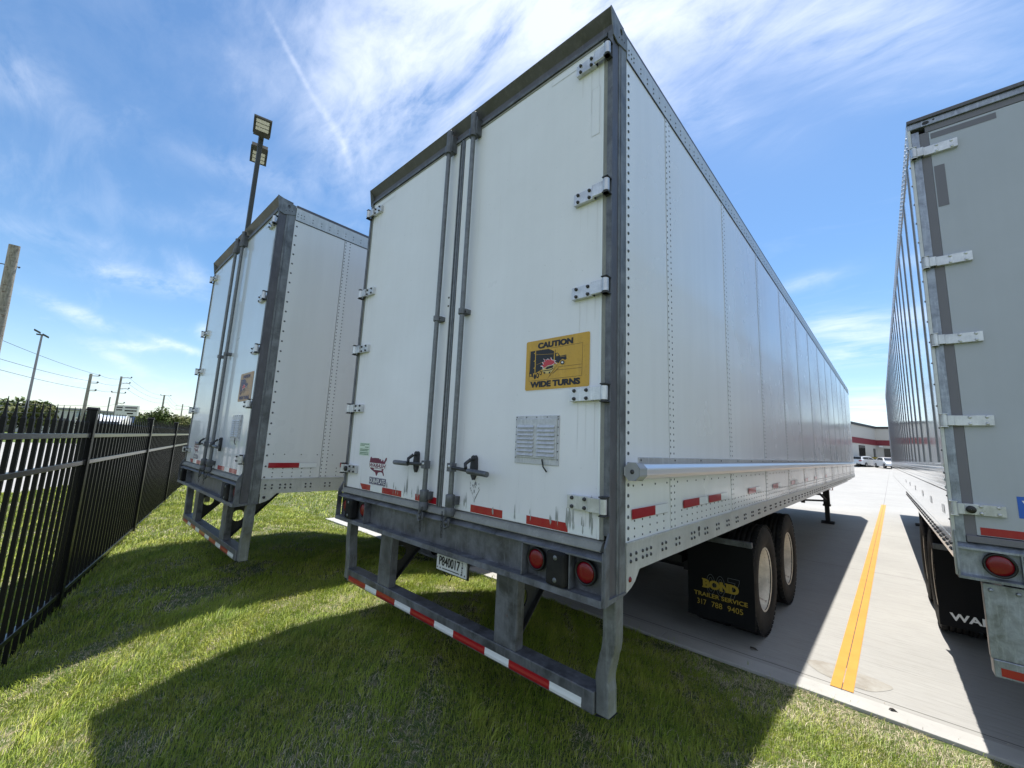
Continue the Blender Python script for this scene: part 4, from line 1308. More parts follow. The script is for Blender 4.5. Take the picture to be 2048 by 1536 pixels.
def caution_sign(parent, x0, x1, z0, z1, y, faded):
    bg = MB()
    e = 0.004
    r_ = 0.010
    def rr(x0, x1, z0, z1, r_):
        p = []
        for cx, cz, a0 in ((x1 - r_, z0 + r_, -90), (x1 - r_, z1 - r_, 0), (x0 + r_, z1 - r_, 90), (x0 + r_, z0 + r_, 180)):
            for k in range(4):
                t = R(a0 + 30 * k); p.append((cx + r_ * math.cos(t), cz + r_ * math.sin(t)))
        return p
    bg.poly_y(rr(x0 - e, x1 + e, z0 - e, z1 + e, r_ + e), y, 'print_white' if not faded else 'sign_faded')
    bg.poly_y(rr(x0, x1, z0, z1, r_), y - 0.001, 'sign_yellow' if not faded else 'sign_faded')
    d = bg
    W_, H_ = x1 - x0, z1 - z0
    def P(px, py):
        u = (px - 115) / 1395.0
        t = 370 - 0.181 * (px - 130); b = 1445 - 0.0714 * (px - 100)
        v = (py - t) / (b - t)
        return (x0 + u * W_, z1 - v * H_)
    L = 0
    def poly(pts, m_, lay=1):
        d.poly_y([P(*p) for p in pts], y - 0.001 - 0.0006 * lay, m_)
    def line(a, b, w, m_, lay=1):
        a, b = Vector(P(*a)), Vector(P(*b)); t = (b - a).normalized(); nn = Vector((-t.y, t.x)) * w / 2
        d.poly_y([tuple(a - nn), tuple(b - nn), tuple(b + nn), tuple(a + nn)], y - 0.001 - 0.0006 * lay, m_)
    K = 'print_black' if not faded else 'print_navy'
    K2 = 'print_navy' if faded else 'print_black'
    text_y(d, 'CAUTION', x0 + W_ * 0.20, x0 + W_ * 0.76, z1 - H_ * 0.178, z1 - H_ * 0.058, y - 0.0016, K, bold=0.02, fat=0.07)
    text_y(d, 'WIDE TURNS', x0 + W_ * 0.09, x0 + W_ * 0.872, z0 + H_ * 0.050, z0 + H_ * 0.172, y - 0.0016, K, bold=0.02, fat=0.07)
    fw = 0.0014
    for a, b in (((205, 560), (205, 1235)), ((205, 1235), (1360, 1110)), ((1360, 1110), (1370, 378)), ((1370, 378), (700, 495)), ((640, 1170), (850, 870)), ((860, 915), (1360, 855)), ((1360, 935), (830, 985)), ((670, 1130), (880, 930)), ((760, 1060), (860, 960))):
        line(a, b, fw, K)
    poly([(222, 575), (640, 510), (770, 560), (765, 790), (560, 950), (480, 985), (345, 1060), (215, 1050)], K2)
    line((345, 560), (345, 1060), 0.006, 'sign_yellow' if not faded else 'sign_faded', 2)
    for zz in (610, 780, 935):
        poly([(300, zz + 15), (325, zz - 10), (345, zz + 15), (325, zz + 22)], 'sign_yellow' if not faded else 'sign_faded', 2)
    line((360, 645), (760, 625), 0.0013, 'sign_yellow' if not faded else 'sign_faded', 2)
    line((370, 870), (520, 810), 0.0013, 'sign_yellow' if not faded else 'sign_faded', 2)
    # tractor
    line((795, 530), (795, 820), 0.0028, K2, 2)
    poly([(800, 610), (850, 595), (905, 670), (1035, 640), (1045, 735), (1020, 760), (960, 735), (920, 765), (880, 830), (800, 805)], K2, 1)
    poly([(818, 625), (848, 612), (878, 660), (825, 680)], 'sign_yellow' if not faded else 'sign_faded', 2)
    line((905, 690), (1035, 670), 0.0016, 'sign_yellow' if not faded else 'sign_faded', 2)
    for (cx, cy, r0, c_) in ((960, 815, 60, 'sign_yellow'), (960, 815, 46, K2), (960, 815, 22, 'print_white'), (410, 1105, 50, K2), (480, 1050, 42, K2), (345, 1130, 46, K2)):
        c_ = c_ if not (faded and c_ == 'sign_yellow') else 'sign_faded'
        rx = r0 if cx == 960 else r0 * 0.62
        q = [P(cx + rx * math.cos(t * math.pi / 9), cy + r0 * (1.2 if cx != 960 else 1) * math.sin(t * math.pi / 9)) for t in range(18)]
        d.poly_y(q, y - 0.0025 - (0.0005 if r0 == 46 and cx == 960 else 0.001 if r0 == 22 else 0), c_)
    for cx, cy in ((410, 1105), (480, 1050)):
        q = [P(cx + 13 * math.cos(t * math.pi / 8), cy + 32 * math.sin(t * math.pi / 8)) for t in range(16)]
        d.poly_y(q, y - 0.0034, 'sign_yellow' if not faded else 'sign_faded')
    poly([(210, 1040), (300, 1060), (300, 1150), (270, 1130), (215, 1130)], K2, 2)
    poly([(225, 1075), (265, 1085), (262, 1120), (225, 1118)], 'sign_yellow' if not faded else 'sign_faded', 3)
    # small car being struck
    poly([(520, 975), (545, 930), (610, 905), (760, 860), (800, 875), (770, 960), (700, 1060), (600, 1065), (535, 1030)], 'sign_cream' if not faded else 'sign_faded', 3)
    poly([(585, 955), (625, 915), (745, 880), (775, 895), (745, 935), (620, 968)], K2, 4)
    poly([(520, 1000), (700, 975), (770, 930), (770, 950), (705, 992), (522, 1015)], K2, 4)
    poly([(545, 1030), (590, 1028), (585, 1062), (552, 1062)], K2, 4)
    poly([(668, 1035), (705, 1010), (700, 1050), (675, 1068)], K2, 4)
    # burst
    burst = [(470, 900), (540, 860), (505, 815), (570, 800), (535, 730), (600, 765), (640, 730), (680, 760), (710, 700), (735, 755), (790, 765), (830, 780), (795, 800), (855, 850), (790, 845), (740, 880), (650, 890), (590, 930), (530, 970), (525, 920)]
    poly(burst, 'print_white', 5)
    cx = sum(p[0] for p in burst) / len(burst); cy = sum(p[1] for p in burst) / len(burst)
    poly([(cx + (p[0] - cx) * 0.88, cy + (p[1] - cy) * 0.88) for p in burst], 'print_red', 6)
    return d.build('caution_sign', parent)


def door_vent(parent, x0, x1, z0, z1, y, tag_strip=True):
    b = MB()
    b.box(x0, x1, y - 0.006, y - 0.0005, z0, z1, 'vent_metal')
    b.box(x0 + 0.012, x1 - 0.012, y - 0.012, y - 0.006, z0 + 0.032, z1 - 0.018, 'vent_metal')
    for k in range(5):
        x = x0 + 0.008 + (x1 - x0 - 0.016) * k / 4
        b.dome((x, y - 0.006, z1 - 0.008), (0, -1, 0), 0.004, 0.004, 'bolt_dark', 6)
    for k in range(6):
        z = z0 + 0.03 + (z1 - z0 - 0.05) * k / 5
        for x in (x0 + 0.006, x1 - 0.006):
            b.dome((x, y - 0.006, z), (0, -1, 0), 0.004, 0.004, 'bolt_dark', 6)
    v = b.build('door_vent', parent, 0.0015)
    l = MB()
    w = (x1 - x0 - 0.07) / 2
    for c in (0, 1):
        xa = x0 + 0.022 + c * (w + 0.026)
        for k in range(8):
            z = z1 - 0.05 - k * (z1 - z0 - 0.10) / 7.4
            l.add([(xa, y - 0.0125, z), (xa + w, y - 0.0125, z), (xa + w, y - 0.021, z - 0.015), (xa, y - 0.021, z - 0.015)], [(0, 3, 2, 1)], 'vent_metal')
            l.add([(xa, y - 0.0125, z), (xa, y - 0.021, z - 0.015), (xa, y - 0.0125, z - 0.015)], [(0, 1, 2)], 'vent_metal')
            l.add([(xa + w, y - 0.0125, z), (xa + w, y - 0.0125, z - 0.015), (xa + w, y - 0.021, z - 0.015)], [(0, 1, 2)], 'vent_metal')
            l.add([(xa, y - 0.0128, z - 0.0155), (xa + w, y - 0.0128, z - 0.0155), (xa + w, y - 0.0128, z - 0.0125), (xa, y - 0.0128, z - 0.0125)], [(0, 1, 2, 3)], 'seam_dark')
    l.build('vent_louvre', parent)
    if tag_strip:
        s = MB()
        s.tube([(x0 + 0.20, y - 0.014, z0 + 0.028), (x0 + 0.215, y - 0.020, z0 - 0.01), (x0 + 0.232, y - 0.012, z0 - 0.035)], 0.004, 'lens_ring', 6)
        s.build('pull_strap', parent)
    return v


def lock_rod(parent, x, sgn, xc):
    """vertical lock rod with keepers, cam, chain and swing handle; sgn=+1 for the right door"""
    b = MB()
    y = -0.035
    b.tube([(x, y, 1.30), (x, y, 3.98)], 0.0165, 'rod_steel', 14)
    rod = b.build('lock_rod', parent)
    g = MB()
    for z in (2.585,):
        g.box(x - 0.026, x + 0.036, -0.030, 0.010, z - 0.016, z + 0.016, 'frame_steel')
        g.tube([(x, y, z - 0.018), (x, y, z + 0.018)], 0.026, 'frame_steel', 14)
        g.dome((x + 0.028, -0.030, z), (0, -1, 0), 0.008, 0.006, 'bolt_dark', 6)
    g.build('rod_guide', parent, 0.002)
    k = MB()
    k.tube([(x, y, 3.875), (x, y, 3.93)], 0.031, 'frame_steel', 16)
    k.tube([(x, y, 3.93), (x, y, 4.06)], 0.024, 'frame_steel', 14)
    k.box(x + 0.004, x + 0.038, -0.040, 0.010, 3.885, 4.02, 'frame_steel')
    k.dome((x, y, 4.06), (0, 0, 1), 0.022, 0.012, 'frame_steel', 10)
    k.build('top_cam', parent, 0.002)
    c = MB()
    c.lathe([(0.020, 0.0), (0.031, 0.004), (0.031, 0.050), (0.026, 0.056), (0.030, 0.062), (0.030, 0.130), (0.020, 0.134)], (x, y, 1.272), 'z', 'frame_steel', 18)
    c.box(x + 0.012, x + 0.040, -0.030, 0.008, 1.345, 1.395, 'frame_steel')
    c.tube([(x - 0.012, -0.05, 1.275), (x - 0.026, -0.055, 1.235), (x - 0.006, -0.058, 1.205), (x + 0.022, -0.055, 1.222), (x + 0.014, -0.05, 1.262)], 0.009, 'frame_steel', 8)
    c.dome((x + 0.004, -0.06, 1.238), (0, -1, 0), 0.015, 0.012, 'frame_steel', 8)
    c.build('bottom_cam', parent, 0.001)
    ch = MB()
    sx = x + (0.020 if sgn < 0 else -0.030)
    pts = [(sx + (0.012 if sgn < 0 else -0.004), -0.066, 1.300), (sx, -0.068, 1.262), (sx - 0.006 * 0, -0.066, 1.225), (sx - 0.004, -0.062, 1.185), (sx - 0.003, -0.060, 1.145)]
    for i in range(len(pts) - 1):
        a, q = Vector(pts[i]), Vector(pts[i + 1])
        for h in range(2):
            c0 = a.lerp(q, h * 0.5); c1 = a.lerp(q, h * 0.5 + 0.56)
            t = (c1 - c0); side = Vector((0.0055, 0, 0)) if (i * 2 + h) % 2 else Vector((0, 0.0055, 0))
            loop = [c0, c0 + t * 0.15 + side, c0 + t * 0.85 + side, c1, c0 + t * 0.85 - side, c0 + t * 0.15 - side, c0]
            ch.tube(loop, 0.0019, 'dark_iron', 5, False)
    ch.build('lock_chain', parent)
    h = MB()
    zz = 1.570
    h.box(x - 0.022, x + 0.022, -0.062, -0.018, zz - 0.026, zz + 0.026, 'frame_steel')
    h.dome((x, -0.062, zz + 0.006), (0, -1, 0), 0.009, 0.006, 'hinge_silver', 8)
    xe = x + 0.345 * sgn
    d = 0.014 if sgn > 0 else 0.0
    h.tube([(x + 0.02 * sgn, -0.052, zz), (x + 0.15 * sgn, -0.056, zz - 0.002 - d * 0.3), (x + 0.19 * sgn, -0.062, zz - 0.004 - d * 0.5)], 0.011, 'dark_iron', 10)
    h.tube([(x + 0.18 * sgn, -0.062, zz - 0.004 - d * 0.5), (xe - 0.03 * sgn, -0.064, zz - 0.004 - d * 0.8), (xe, -0.064, zz - 0.004 - d)], 0.0165, 'frame_steel', 12)
    h.build('door_handle', parent, 0.002)
    p = MB()
    xp = x + 0.165 * sgn
    pl_ = [(xp + 0.020 * math.cos(t * math.pi / 8), 1.632 + 0.020 * math.sin(t * math.pi / 8)) for t in range(0, 9)] + [(xp - 0.024, 1.575), (xp - 0.014, 1.530), (xp, 1.505), (xp + 0.014, 1.530), (xp + 0.024, 1.575)]
    p.prism([(a, b_) for a, b_ in pl_], 'y', -0.012, 0.009, 'dark_iron')
    p.tube([(xp, -0.03, 1.628), (xp - 0.016, -0.06, 1.600), (xp + 0.004, -0.072, 1.575)], 0.011, 'dark_iron', 8)
    p.dome((xp, -0.012, 1.632), (0, -1, 0), 0.014, 0.012, 'dark_iron', 8)
    p.build('handle_catch', parent, 0.002)
    return rod


def tail_light(parent, x, z, y, r=0.057, name='tail_light'):
    b = MB()
    b.lathe([(r, 0.0), (r, -0.016), (r * 0.93, -0.021), (r * 0.82, -0.016), (r * 0.80, -0.012)], (x, y, z), 'y', 'lens_ring', 32)
    o = b.build(name, parent)
    l = MB()
    l.lathe([(r * 0.80, -0.012), (r * 0.74, -0.018), (r * 0.6, -0.021), (r * 0.3, -0.023), (0.0005, -0.0235)], (x, y, z), 'y', 'lens_red', 32)
    for k in range(7):
        a = 2 * math.pi * k / 6
        rr = 0 if k == 6 else r * 0.42
        l.dome((x + rr * math.cos(a), y - 0.0205, z + rr * math.sin(a)), (0, -1, 0), 0.008, 0.0015, 'lens_red', 8)
    l.build('lens', o)
    return o


def door_stains(mb, side_):
    if True:
        for sd, lst in ((-1, [(-0.80, .05), (-0.50, .06), (-0.47, .05), (-0.44, .03), (-0.36, .09), (-0.335, .13), (-0.32, .10), (-0.20, .12), (-0.185, .09), (-0.27, .04), (-0.60, .05), (-0.64, .03)]),
                        (1, [(0.30, .10), (0.31, .08), (0.72, .07), (0.96, .05), (1.00, .09), (1.055, .10), (1.07, .13), (1.085, .10), (1.10, .08), (1.19, .16), (1.205, .12), (0.55, .05), (0.83, .04), (1.15, .06)])):
            if sd != side_: continue
            dk = mb
            for x, hh in lst:
                for q in range(3):
                    xx = x + random.uniform(-0.008, 0.008); z = 1.318 + random.uniform(0, 0.05); hq = hh * random.uniform(0.5, 1.0); w_ = random.uniform(0.0015, 0.0045)
                    dk.poly_y([(xx - w_, z + hq * 0.25), (xx, z), (xx + w_, z + hq * 0.3), (xx + w_ * 0.3, z + hq), (xx - w_ * 0.2, z + hq * 0.95)], 0.0082 - 0.00012 * q, 'stain')
        for sd in (-1, 1):
            if sd != side_: continue
            dk = mb
            for zh in (3.845, 3.046, 2.515, 1.984):
                for q in range(3):
                    xx = sd * (1.105 + 0.05 * q) + random.uniform(-0.006, 0.006); hq = random.uniform(0.08, 0.30); w_ = random.uniform(0.0012, 0.0032)
                    dk.poly_y([(xx - w_, zh - 0.04), (xx - w_ * 0.3, zh - 0.04 - hq), (xx + w_ * 0.4, zh - 0.04 - hq * 0.9), (xx + w_, zh - 0.04)], 0.0091, 'stain_faint')
            for q in range(5):
                xx = sd * random.uniform(0.12, 1.2); z0_ = random.uniform(1.5, 3.8); hq = random.uniform(0.1, 0.5); w_ = random.uniform(0.0008, 0.002)
                dk.poly_y([(xx - w_, z0_), (xx, z0_ - hq), (xx + w_, z0_)], 0.0092, 'stain_faint')
        if side_ < 0: return
        sc = mb
        for i in range(26):
            u = random.uniform(-1, 1); z = 1.50 - abs(random.gauss(0, 0.05)); x = 0.385 + u * 0.045
            w_ = random.uniform(0.001, 0.004); hh = random.uniform(0.004, 0.02)
            sl = u * 0.6
            sc.poly_y([(x, z), (x + w_, z + 0.002), (x + w_ - sl * hh * 0.5, z - hh), (x - sl * hh * 0.5 - 0.001, z - hh)], 0.0088, 'frame_steel')
        for sg in (-1, 1):
            sc.poly_y([(0.385 + 0.042 * sg, 1.455), (0.385 + 0.046 * sg, 1.457), (0.388 + 0.01 * sg, 1.40), (0.385, 1.385), (0.384, 1.388)], 0.0088, 'frame_steel')


SEAM0, PITCH = -0.528, 1.2192
LEN = 15.97


def white_trailer(name, loc, rz, label, opt):
    root = empty(name, loc, rz, None, label, 'trailer', None)
    door_m = opt['door']; side_m = opt['side']
    # ---- body box
    roof = MB()
    roof.box(-1.285, 1.285, 0.12, LEN - 0.02, 4.050, 4.072, 'panel_white_dull')
    roof.build('roof', root)
    floor = MB()
    floor.box(-1.26, 1.26, 0.13, LEN - 0.05, 1.19, 1.285, 'dark_iron')
    y = 0.6
    while y < 15.6:
        floor.box(-1.24, 1.24, y, y + 0.05, 1.14, 1.19, 'chassis_black'); y += 0.30 if not 2 < y < 6 else 0.30
    floor.build('floor', root)
    nose = MB()
    nose.box(-1.285, 1.285, LEN - 0.03, LEN, 1.18, 4.04, side_m)
    nose.build('front_wall', root, 0.01)
    for sx in (1, -1):
        X = 1.295 * sx
        w = MB()
        w.box(min(X * 0.984, X * 0.988), max(X * 0.984, X * 0.988), 0.15, LEN - 0.03, 1.24, 4.0, 'seam_dark')
        ys = [0.157] + [SEAM0 + PITCH * k for k in range(1, 14)] + [LEN]
        for i in range(len(ys) - 1):
            a, b_ = ys[i] + (0.004 if i else 0), ys[i + 1] - 0.002
            if b_ - a < 0.02: continue
            x_in = X - 0.012 * sx
            w.box(min(X, x_in), max(X, x_in), a, b_, 1.289, 3.914, side_m)
        side = w.build('side_wall', root)
        r_ = MB()
        nrm = (sx, 0, 0)
        z = 1.303
        near = sx > 0
        for i in range(1, 13):
            yk = ys[i]
            if not near: break
            z = 1.303
            while z < 3.9:
                r_.dome((X, yk + 0.014, z), nrm, 0.0082, 0.005, 'rivet_grey', 5)
                r_.dome((X, yk + 0.064, z), nrm, 0.0082, 0.005, 'rivet_grey', 5)
                z += 0.0375
            r_.box(X - 0.001, X + 0.0022, yk + 0.003, yk + 0.078, 1.293, 3.91, side_m)
        z = 1.303
        if near:
            while z < 3.87:
                r_.dome((X, 0.180, z), nrm, 0.0095, 0.006, 'rivet_grey', 7); z += 0.0505 if opt['tube'] else 0.102
            y = 0.246
            while y < 15.8:
                k = (y - ys[1]) % PITCH
                if not (y > 0.66 and (k < 0.10 or k > PITCH - 0.02)):
                    for z in (1.381, 1.345, 1.307):
                        r_.dome((X, y, z), nrm, 0.006, 0.004, 'rivet_grey', 5)
                y += 0.0885
            y = 0.234
            while y < 15.8:
                if opt['tube']: r_.dome((X, y, 1.550), nrm, 0.0065, 0.004, 'rivet_grey', 5)
                else: r_.dome((X, y, 1.52), nrm, 0.0065, 0.004, 'rivet_grey', 5)
                y += 0.158 if y > 0.3 else 0.100
        if near:
            r_.build('rivet_row', side)
        tr = MB()
        tr.box(min(X - 0.02 * sx, X + 0.004 * sx), max(X - 0.02 * sx, X + 0.004 * sx), 0.158, LEN + 0.004, 3.916, 4.050, 'rail_aluminium')
        tr.box(min(X - 0.03 * sx, X), max(X - 0.03 * sx, X), 0.16, LEN, 4.050, 4.080, 'header_steel')
        tr.box(min(X - 0.01 * sx, X + 0.0055 * sx), max(X - 0.01 * sx, X + 0.0055 * sx), 0.158, LEN + 0.004, 3.912, 3.9195, 'seam_dark')
        if near:
            y = 0.329
            for yy in (0.177, 0.208, 0.239):
                for z in (3.960, 3.990): tr.dome((X + 0.004, yy, z), nrm, 0.006, 0.004, 'rivet_grey', 5)
            while y < 15.8:
                for z in (3.957, 3.989): tr.dome((X + 0.004, y, z), nrm, 0.0062, 0.004, 'rivet_grey', 5)
                y += 0.0905
        tr.build('top_rail', root)
        br = MB()
        xo = X + 0.004 * sx; xi = X - 0.03 * sx
        br.prism([(0.158, 1.150), (0.36, 1.150), (12.9, 1.150), (12.98, 1.19), (15.5, 1.19), (15.65, 1.21), (LEN, 1.21), (LEN, 1.276), (0.158, 1.276)], 'x', min(xo, xi), max(xo, xi), 'rail_aluminium')
        br.box(min(X - 0.01 * sx, X + 0.008 * sx), max(X - 0.01 * sx, X + 0.008 * sx), 0.158, LEN, 1.2765, 1.288, 'rail_aluminium')
        if near:
            def quad(y0_, w_=0.05, h_=0.031, r0=0.0095):
                for a in (0, w_):
                    for z in (1.199, 1.199 + h_): br.dome((xo, y0_ + a, z), nrm, r0, 0.008, 'bolt_dark', 7)
            quad(0.198, 0.057); quad(0.326, 0.047)
            for z in (1.199, 1.230): br.dome((xo, 0.422, z), nrm, 0.0095, 0.008, 'bolt_dark', 7)
            y = 0.565; k = 0
            for yq in (0.565, 0.76):
                quad(yq)
            y = 1.01
            while y < 12.8:
                quad(y); y += 0.2475
            while y < 15.5:
                for a in (0, .05): br.dome((xo, y + a, 1.235), nrm, 0.008, 0.006, 'bolt_dark', 6)
                y += 0.2475
            if opt['tube']:
                br.add([(xo + 0.001, 1.146 + 0.022 * math.cos(t * math.pi / 8), 1.243 + 0.016 * math.sin(t * math.pi / 8)) for t in range(16)], [tuple(range(16))], 'seam_dark')
                br.add([(xo + 0.001, 1.146 + 0.013 * math.cos(t * math.pi / 8), 1.210 + 0.016 * math.sin(t * math.pi / 8)) for t in range(16)], [tuple(range(16))], 'seam_dark')
        rail = br.build('bottom_rail', root, 0.0)
        tb = MB()
        tb.prism([(0.164, 1.1495), (0.305, 1.1495), (0.255, 1.10), (0.215, 1.078), (0.164, 1.062)], 'x', min(X - 0.02 * sx, X), max(X - 0.02 * sx, X), 'rail_aluminium')
        tb.dome((X, 0.199, 1.117), nrm, 0.014, 0.008, 'lens_red' if opt['tube'] else 'bolt_dark', 10)
        tb.build('rail_bracket', root)
        # conspicuity tape on the side
        reds = [(0.21, 0.48), (0.883, 1.166), (1.355, 1.63), (2.42, 2.69), (3.43, 3.70), (4.5, 4.77), (5.6, 5.87), (6.6, 6.87), (8.0, 8.27)] if opt['tube'] else [(0.20, 0.48), (0.90, 1.2), (2.2, 2.5), (3.4, 3.7), (4.6, 4.9), (6.2, 6.5)]
        for i, (a, b_) in enumerate(reds):
            tp = MB()
            xq = X + 0.006 * sx
            tp.add([(xq, a, 1.390), (xq, b_, 1.390), (xq, b_, 1.438), (xq, a, 1.438)], [(0, 1, 2, 3)], 'tape_red')
            e_ = min(b_ + 0.172, reds[i + 1][0] if i + 1 < len(reds) and reds[i + 1][0] - b_ < 0.4 else 99)
            tp.add([(xq, b_, 1.390), (xq, e_, 1.390), (xq, e_, 1.438), (xq, b_, 1.438)], [(0, 1, 2, 3)], 'tape_white' )
            for (p, q) in ((b_ + 0.002, e_ - 0.002),):
                for z0_, z1_ in ((1.3885, 1.390), (1.438, 1.4395)):
                    tp.add([(xq, p, z0_), (xq, q, z0_), (xq, q, z1_), (xq, p, z1_)], [(0, 1, 2, 3)], 'tape_grey')
            tp.build('reflective_tape', root)
    if opt['tube']:
        X = 1.295
        t = MB()
        # octagonal roll tube on a flat flange, running the length of the side
        t.box(X - 0.001, X + 0.006, 0.285, 15.6, 1.648, 1.690, 'aluminium')
        yv = 0.31
        while yv < 15.5:
            t.dome((X + 0.006, yv, 1.675), (1, 0, 0), 0.007, 0.004, 'bolt_dark', 6); yv += 0.45
        cz, cx, rr = 1.622, X + 0.044, 0.038
        ring = [(cx + rr * math.cos(R(22.5 + 45 * k)), cz + rr * math.sin(R(22.5 + 45 * k))) for k in range(8)]
        t.prism(ring, 'y', 0.20, 15.6, 'tube_aluminium')
        # its prism is built in x,z; caps are covered by the end cap
        t.build('side_roll_tube', root, 0.004)
        c = MB()
        ring = [(cx + 0.043 * math.cos(R(22.5 + 45 * k)), cz + 0.043 * math.sin(R(22.5 + 45 * k))) for k in range(8)]
        c.prism(ring, 'y', 0.135, 0.205, 'cap_and_shadow_grey')
        c.dome((cx, 0.135, cz), (0, -1, 0), 0.012, 0.008, 'bolt_dark', 8)
        c.build('tube_end_cap', root, 0.010)
    # ---- rear frame
    for sx in (1, -1):
        X = 1.295 * sx
        p = MB()
        lo = lambda a, b_: (min(a, b_), max(a, b_))
        p.box(*lo(X - 0.030 * sx, X), 0.0, 0.006, 1.335, 3.985, 'frame_steel')
        p.box(*lo(X - 0.012 * sx, X - 0.004 * sx), 0.006, 0.072, 1.066, 3.985, 'header_steel')
        p.box(*lo(X - 0.012 * sx, X), 0.072, 0.155, 1.066, 4.03, 'frame_steel_light')
        p.box(*lo(X - 0.012 * sx, X + 0.003 * sx), 0.088, 0.094, 1.07, 3.96, 'frame_steel')
        p.box(*lo(X - 0.06 * sx, X - 0.012 * sx), 0.05, 0.15, 1.10, 3.985, 'dark_iron')
        p.build('corner_post', root, 0.002)
        q = MB()
        q.prism([(-0.002, 1.350), (-0.036, 1.290), (-0.040, 1.045), (0.152, 1.062), (0.152, 1.072), (-0.002, 1.072)], 'x', *lo(X - 0.006 * sx, X + 0.004 * sx), 'frame_steel')
        q.box(*lo(X - 0.010 * sx, X - 0.0062 * sx), -0.044, -0.004, 1.045, 1.27, 'rim_white' if False else 'frame_steel')
        q.build('sill_end_plate', root, 0.003)
        c = MB()
        hole = [(0.083 + 0.014 * math.cos(t * math.pi / 8) , 4.028 + 0.020 * math.sin(t * math.pi / 8)) for t in range(16)]
        c.holed([(-0.028, 4.104), (0.150, 4.062), (0.150, 3.962), (0.045, 3.93), (-0.002, 3.945)], hole, 'x', *lo(X + 0.0008 * sx, X + 0.0065 * sx), 'frame_steel_light')
        for yy, zz in ((0.06, 3.975), (0.09, 3.985), (0.118, 3.99)):
            c.dome((X + 0.0065 * sx, yy, zz), (sx, 0, 0), 0.005, 0.003, 'bolt_dark', 6)
        c.build('corner_gusset', root)
        eg = MB()
        eg.box(*lo(X - 0.052 * sx, X - 0.031 * sx), 0.006, 0.020, 1.315, 3.950, 'gasket')
        eg.build('door_seal', root)
    h = MB()
    h.prism([(0.020, 3.985), (0.020, 4.045), (-0.028, 4.098), (-0.024, 4.108), (0.030, 4.095), (0.12, 4.088), (0.12, 3.985)], 'x', -1.295, 1.295, 'header_steel')
    h.prism([(-0.002, 3.962), (-0.002, 3.984), (0.05, 3.984), (0.05, 3.962)], 'x', -1.262, 1.262, 'frame_steel')
    h.build('rear_header', root, 0.002)
    # wide strip of the header seen as its rear face
    # ---- sill
    s = MB()
    s.box(-1.288, 1.288, 0.016, 0.024, 1.066, 1.262, 'frame_steel')
    s.prism([(0.010, 1.262), (-0.028, 1.235), (-0.028, 1.229), (0.016, 1.229)], 'x', -1.284, 1.284, 'frame_steel')
    s.prism([(0.016, 1.073), (-0.044, 1.071), (-0.048, 1.043), (-0.040, 1.043), (-0.036, 1.062), (0.10, 1.062), (0.10, 1.068)], 'x', -1.284, 1.284, 'frame_steel')
    sill = s.build('rear_sill', root, 0.002)
    a = MB()
    a.prism([(0.030, 1.309), (-0.006, 1.300), (-0.024, 1.272), (-0.024, 1.266), (0.030, 1.266)], 'x', -1.262, 1.262, 'gasket')
    a.build('sill_cap', root, 0.002)
    for sx in (1, -1):
        lx = MB()
        lo = lambda a, b_: (min(a, b_), max(a, b_))
        lx.box(*lo(0.815 * sx, 0.822 * sx), -0.040, 0.015, 1.075, 1.228, 'frame_steel')
        lx.box(*lo(1.105 * sx, 1.111 * sx), -0.036, 0.015, 1.075, 1.228, 'frame_steel')
        lx.box(*lo(0.823 * sx, 1.283 * sx), -0.040, -0.030, 1.2285, 1.238, 'frame_steel')
        lx.build('light_box', root, 0.0015)
        tail_light(root, 0.890 * sx, 1.160, 0.004)
        tail_light(root, 1.180 * sx, 1.160, 0.004)
        k = MB()
        k.box(*lo(0.990 * sx, 1.098 * sx), -0.062, -0.002, 1.078, 1.232, 'rubber')
        for z in (1.105, 1.205):
            k.dome((1.045 * sx, -0.062, z), (0, -1, 0), 0.012, 0.004, 'rod_steel', 8)
        k.build('dock_bumper', root, 0.012)
    # ---- doors
    dl = {}
    for sx, xa, xb in ((1, 0.080, 1.240), (-1, -1.240, 0.024)):
        d = MB()
        d.box(xa, xb, 0.010, 0.035, 1.312, 3.958, door_m)
        e = 0.012
        d.box(xb - e if sx > 0 else xa, xb if sx > 0 else xa + e, 0.0075, 0.0098, 1.312, 3.958, 'tape_white')
        d.box(xa, xb, 0.0060, 0.0098, 3.945, 3.958, 'gasket')
        if opt['tube']: door_stains(d, sx)
        door = d.build('rear_door', root, 0.0015)
        dl[sx] = door
        for i, z in enumerate((3.845, 3.046, 2.515, 1.984, 1.466)):
            add_hinge(door, sx, z, False, marker=(sx < 0 and i == 4))
    ms = MB()
    ms.box(0.0245, 0.0795, 0.012, 0.030, 1.305, 3.96, 'gasket')
    ms.tube([(0.052, 0.010, 1.305), (0.052, 0.010, 3.958)], 0.010, 'rod_steel', 8)
    ms.box(0.026, 0.036, 0.004, 0.012, 1.30, 3.958, 'rod_steel')
    ms.box(0.068, 0.078, 0.004, 0.012, 1.30, 3.958, 'rod_steel')
    ms.build('centre_seal', root)
    lock_rod(dl[1], 0.215, 1, 0)
    lock_rod(dl[-1], -0.058, -1, 0)
    bo = MB()
    for z in (2.742, 2.680):
        bo.dome((0.004, 0.010, z), (0, -1, 0), 0.008, 0.006, 'bolt_dark', 8)
    bo.build('door_bolt', dl[-1])
    # tape along the foot of the doors
    y_t = 0.0085
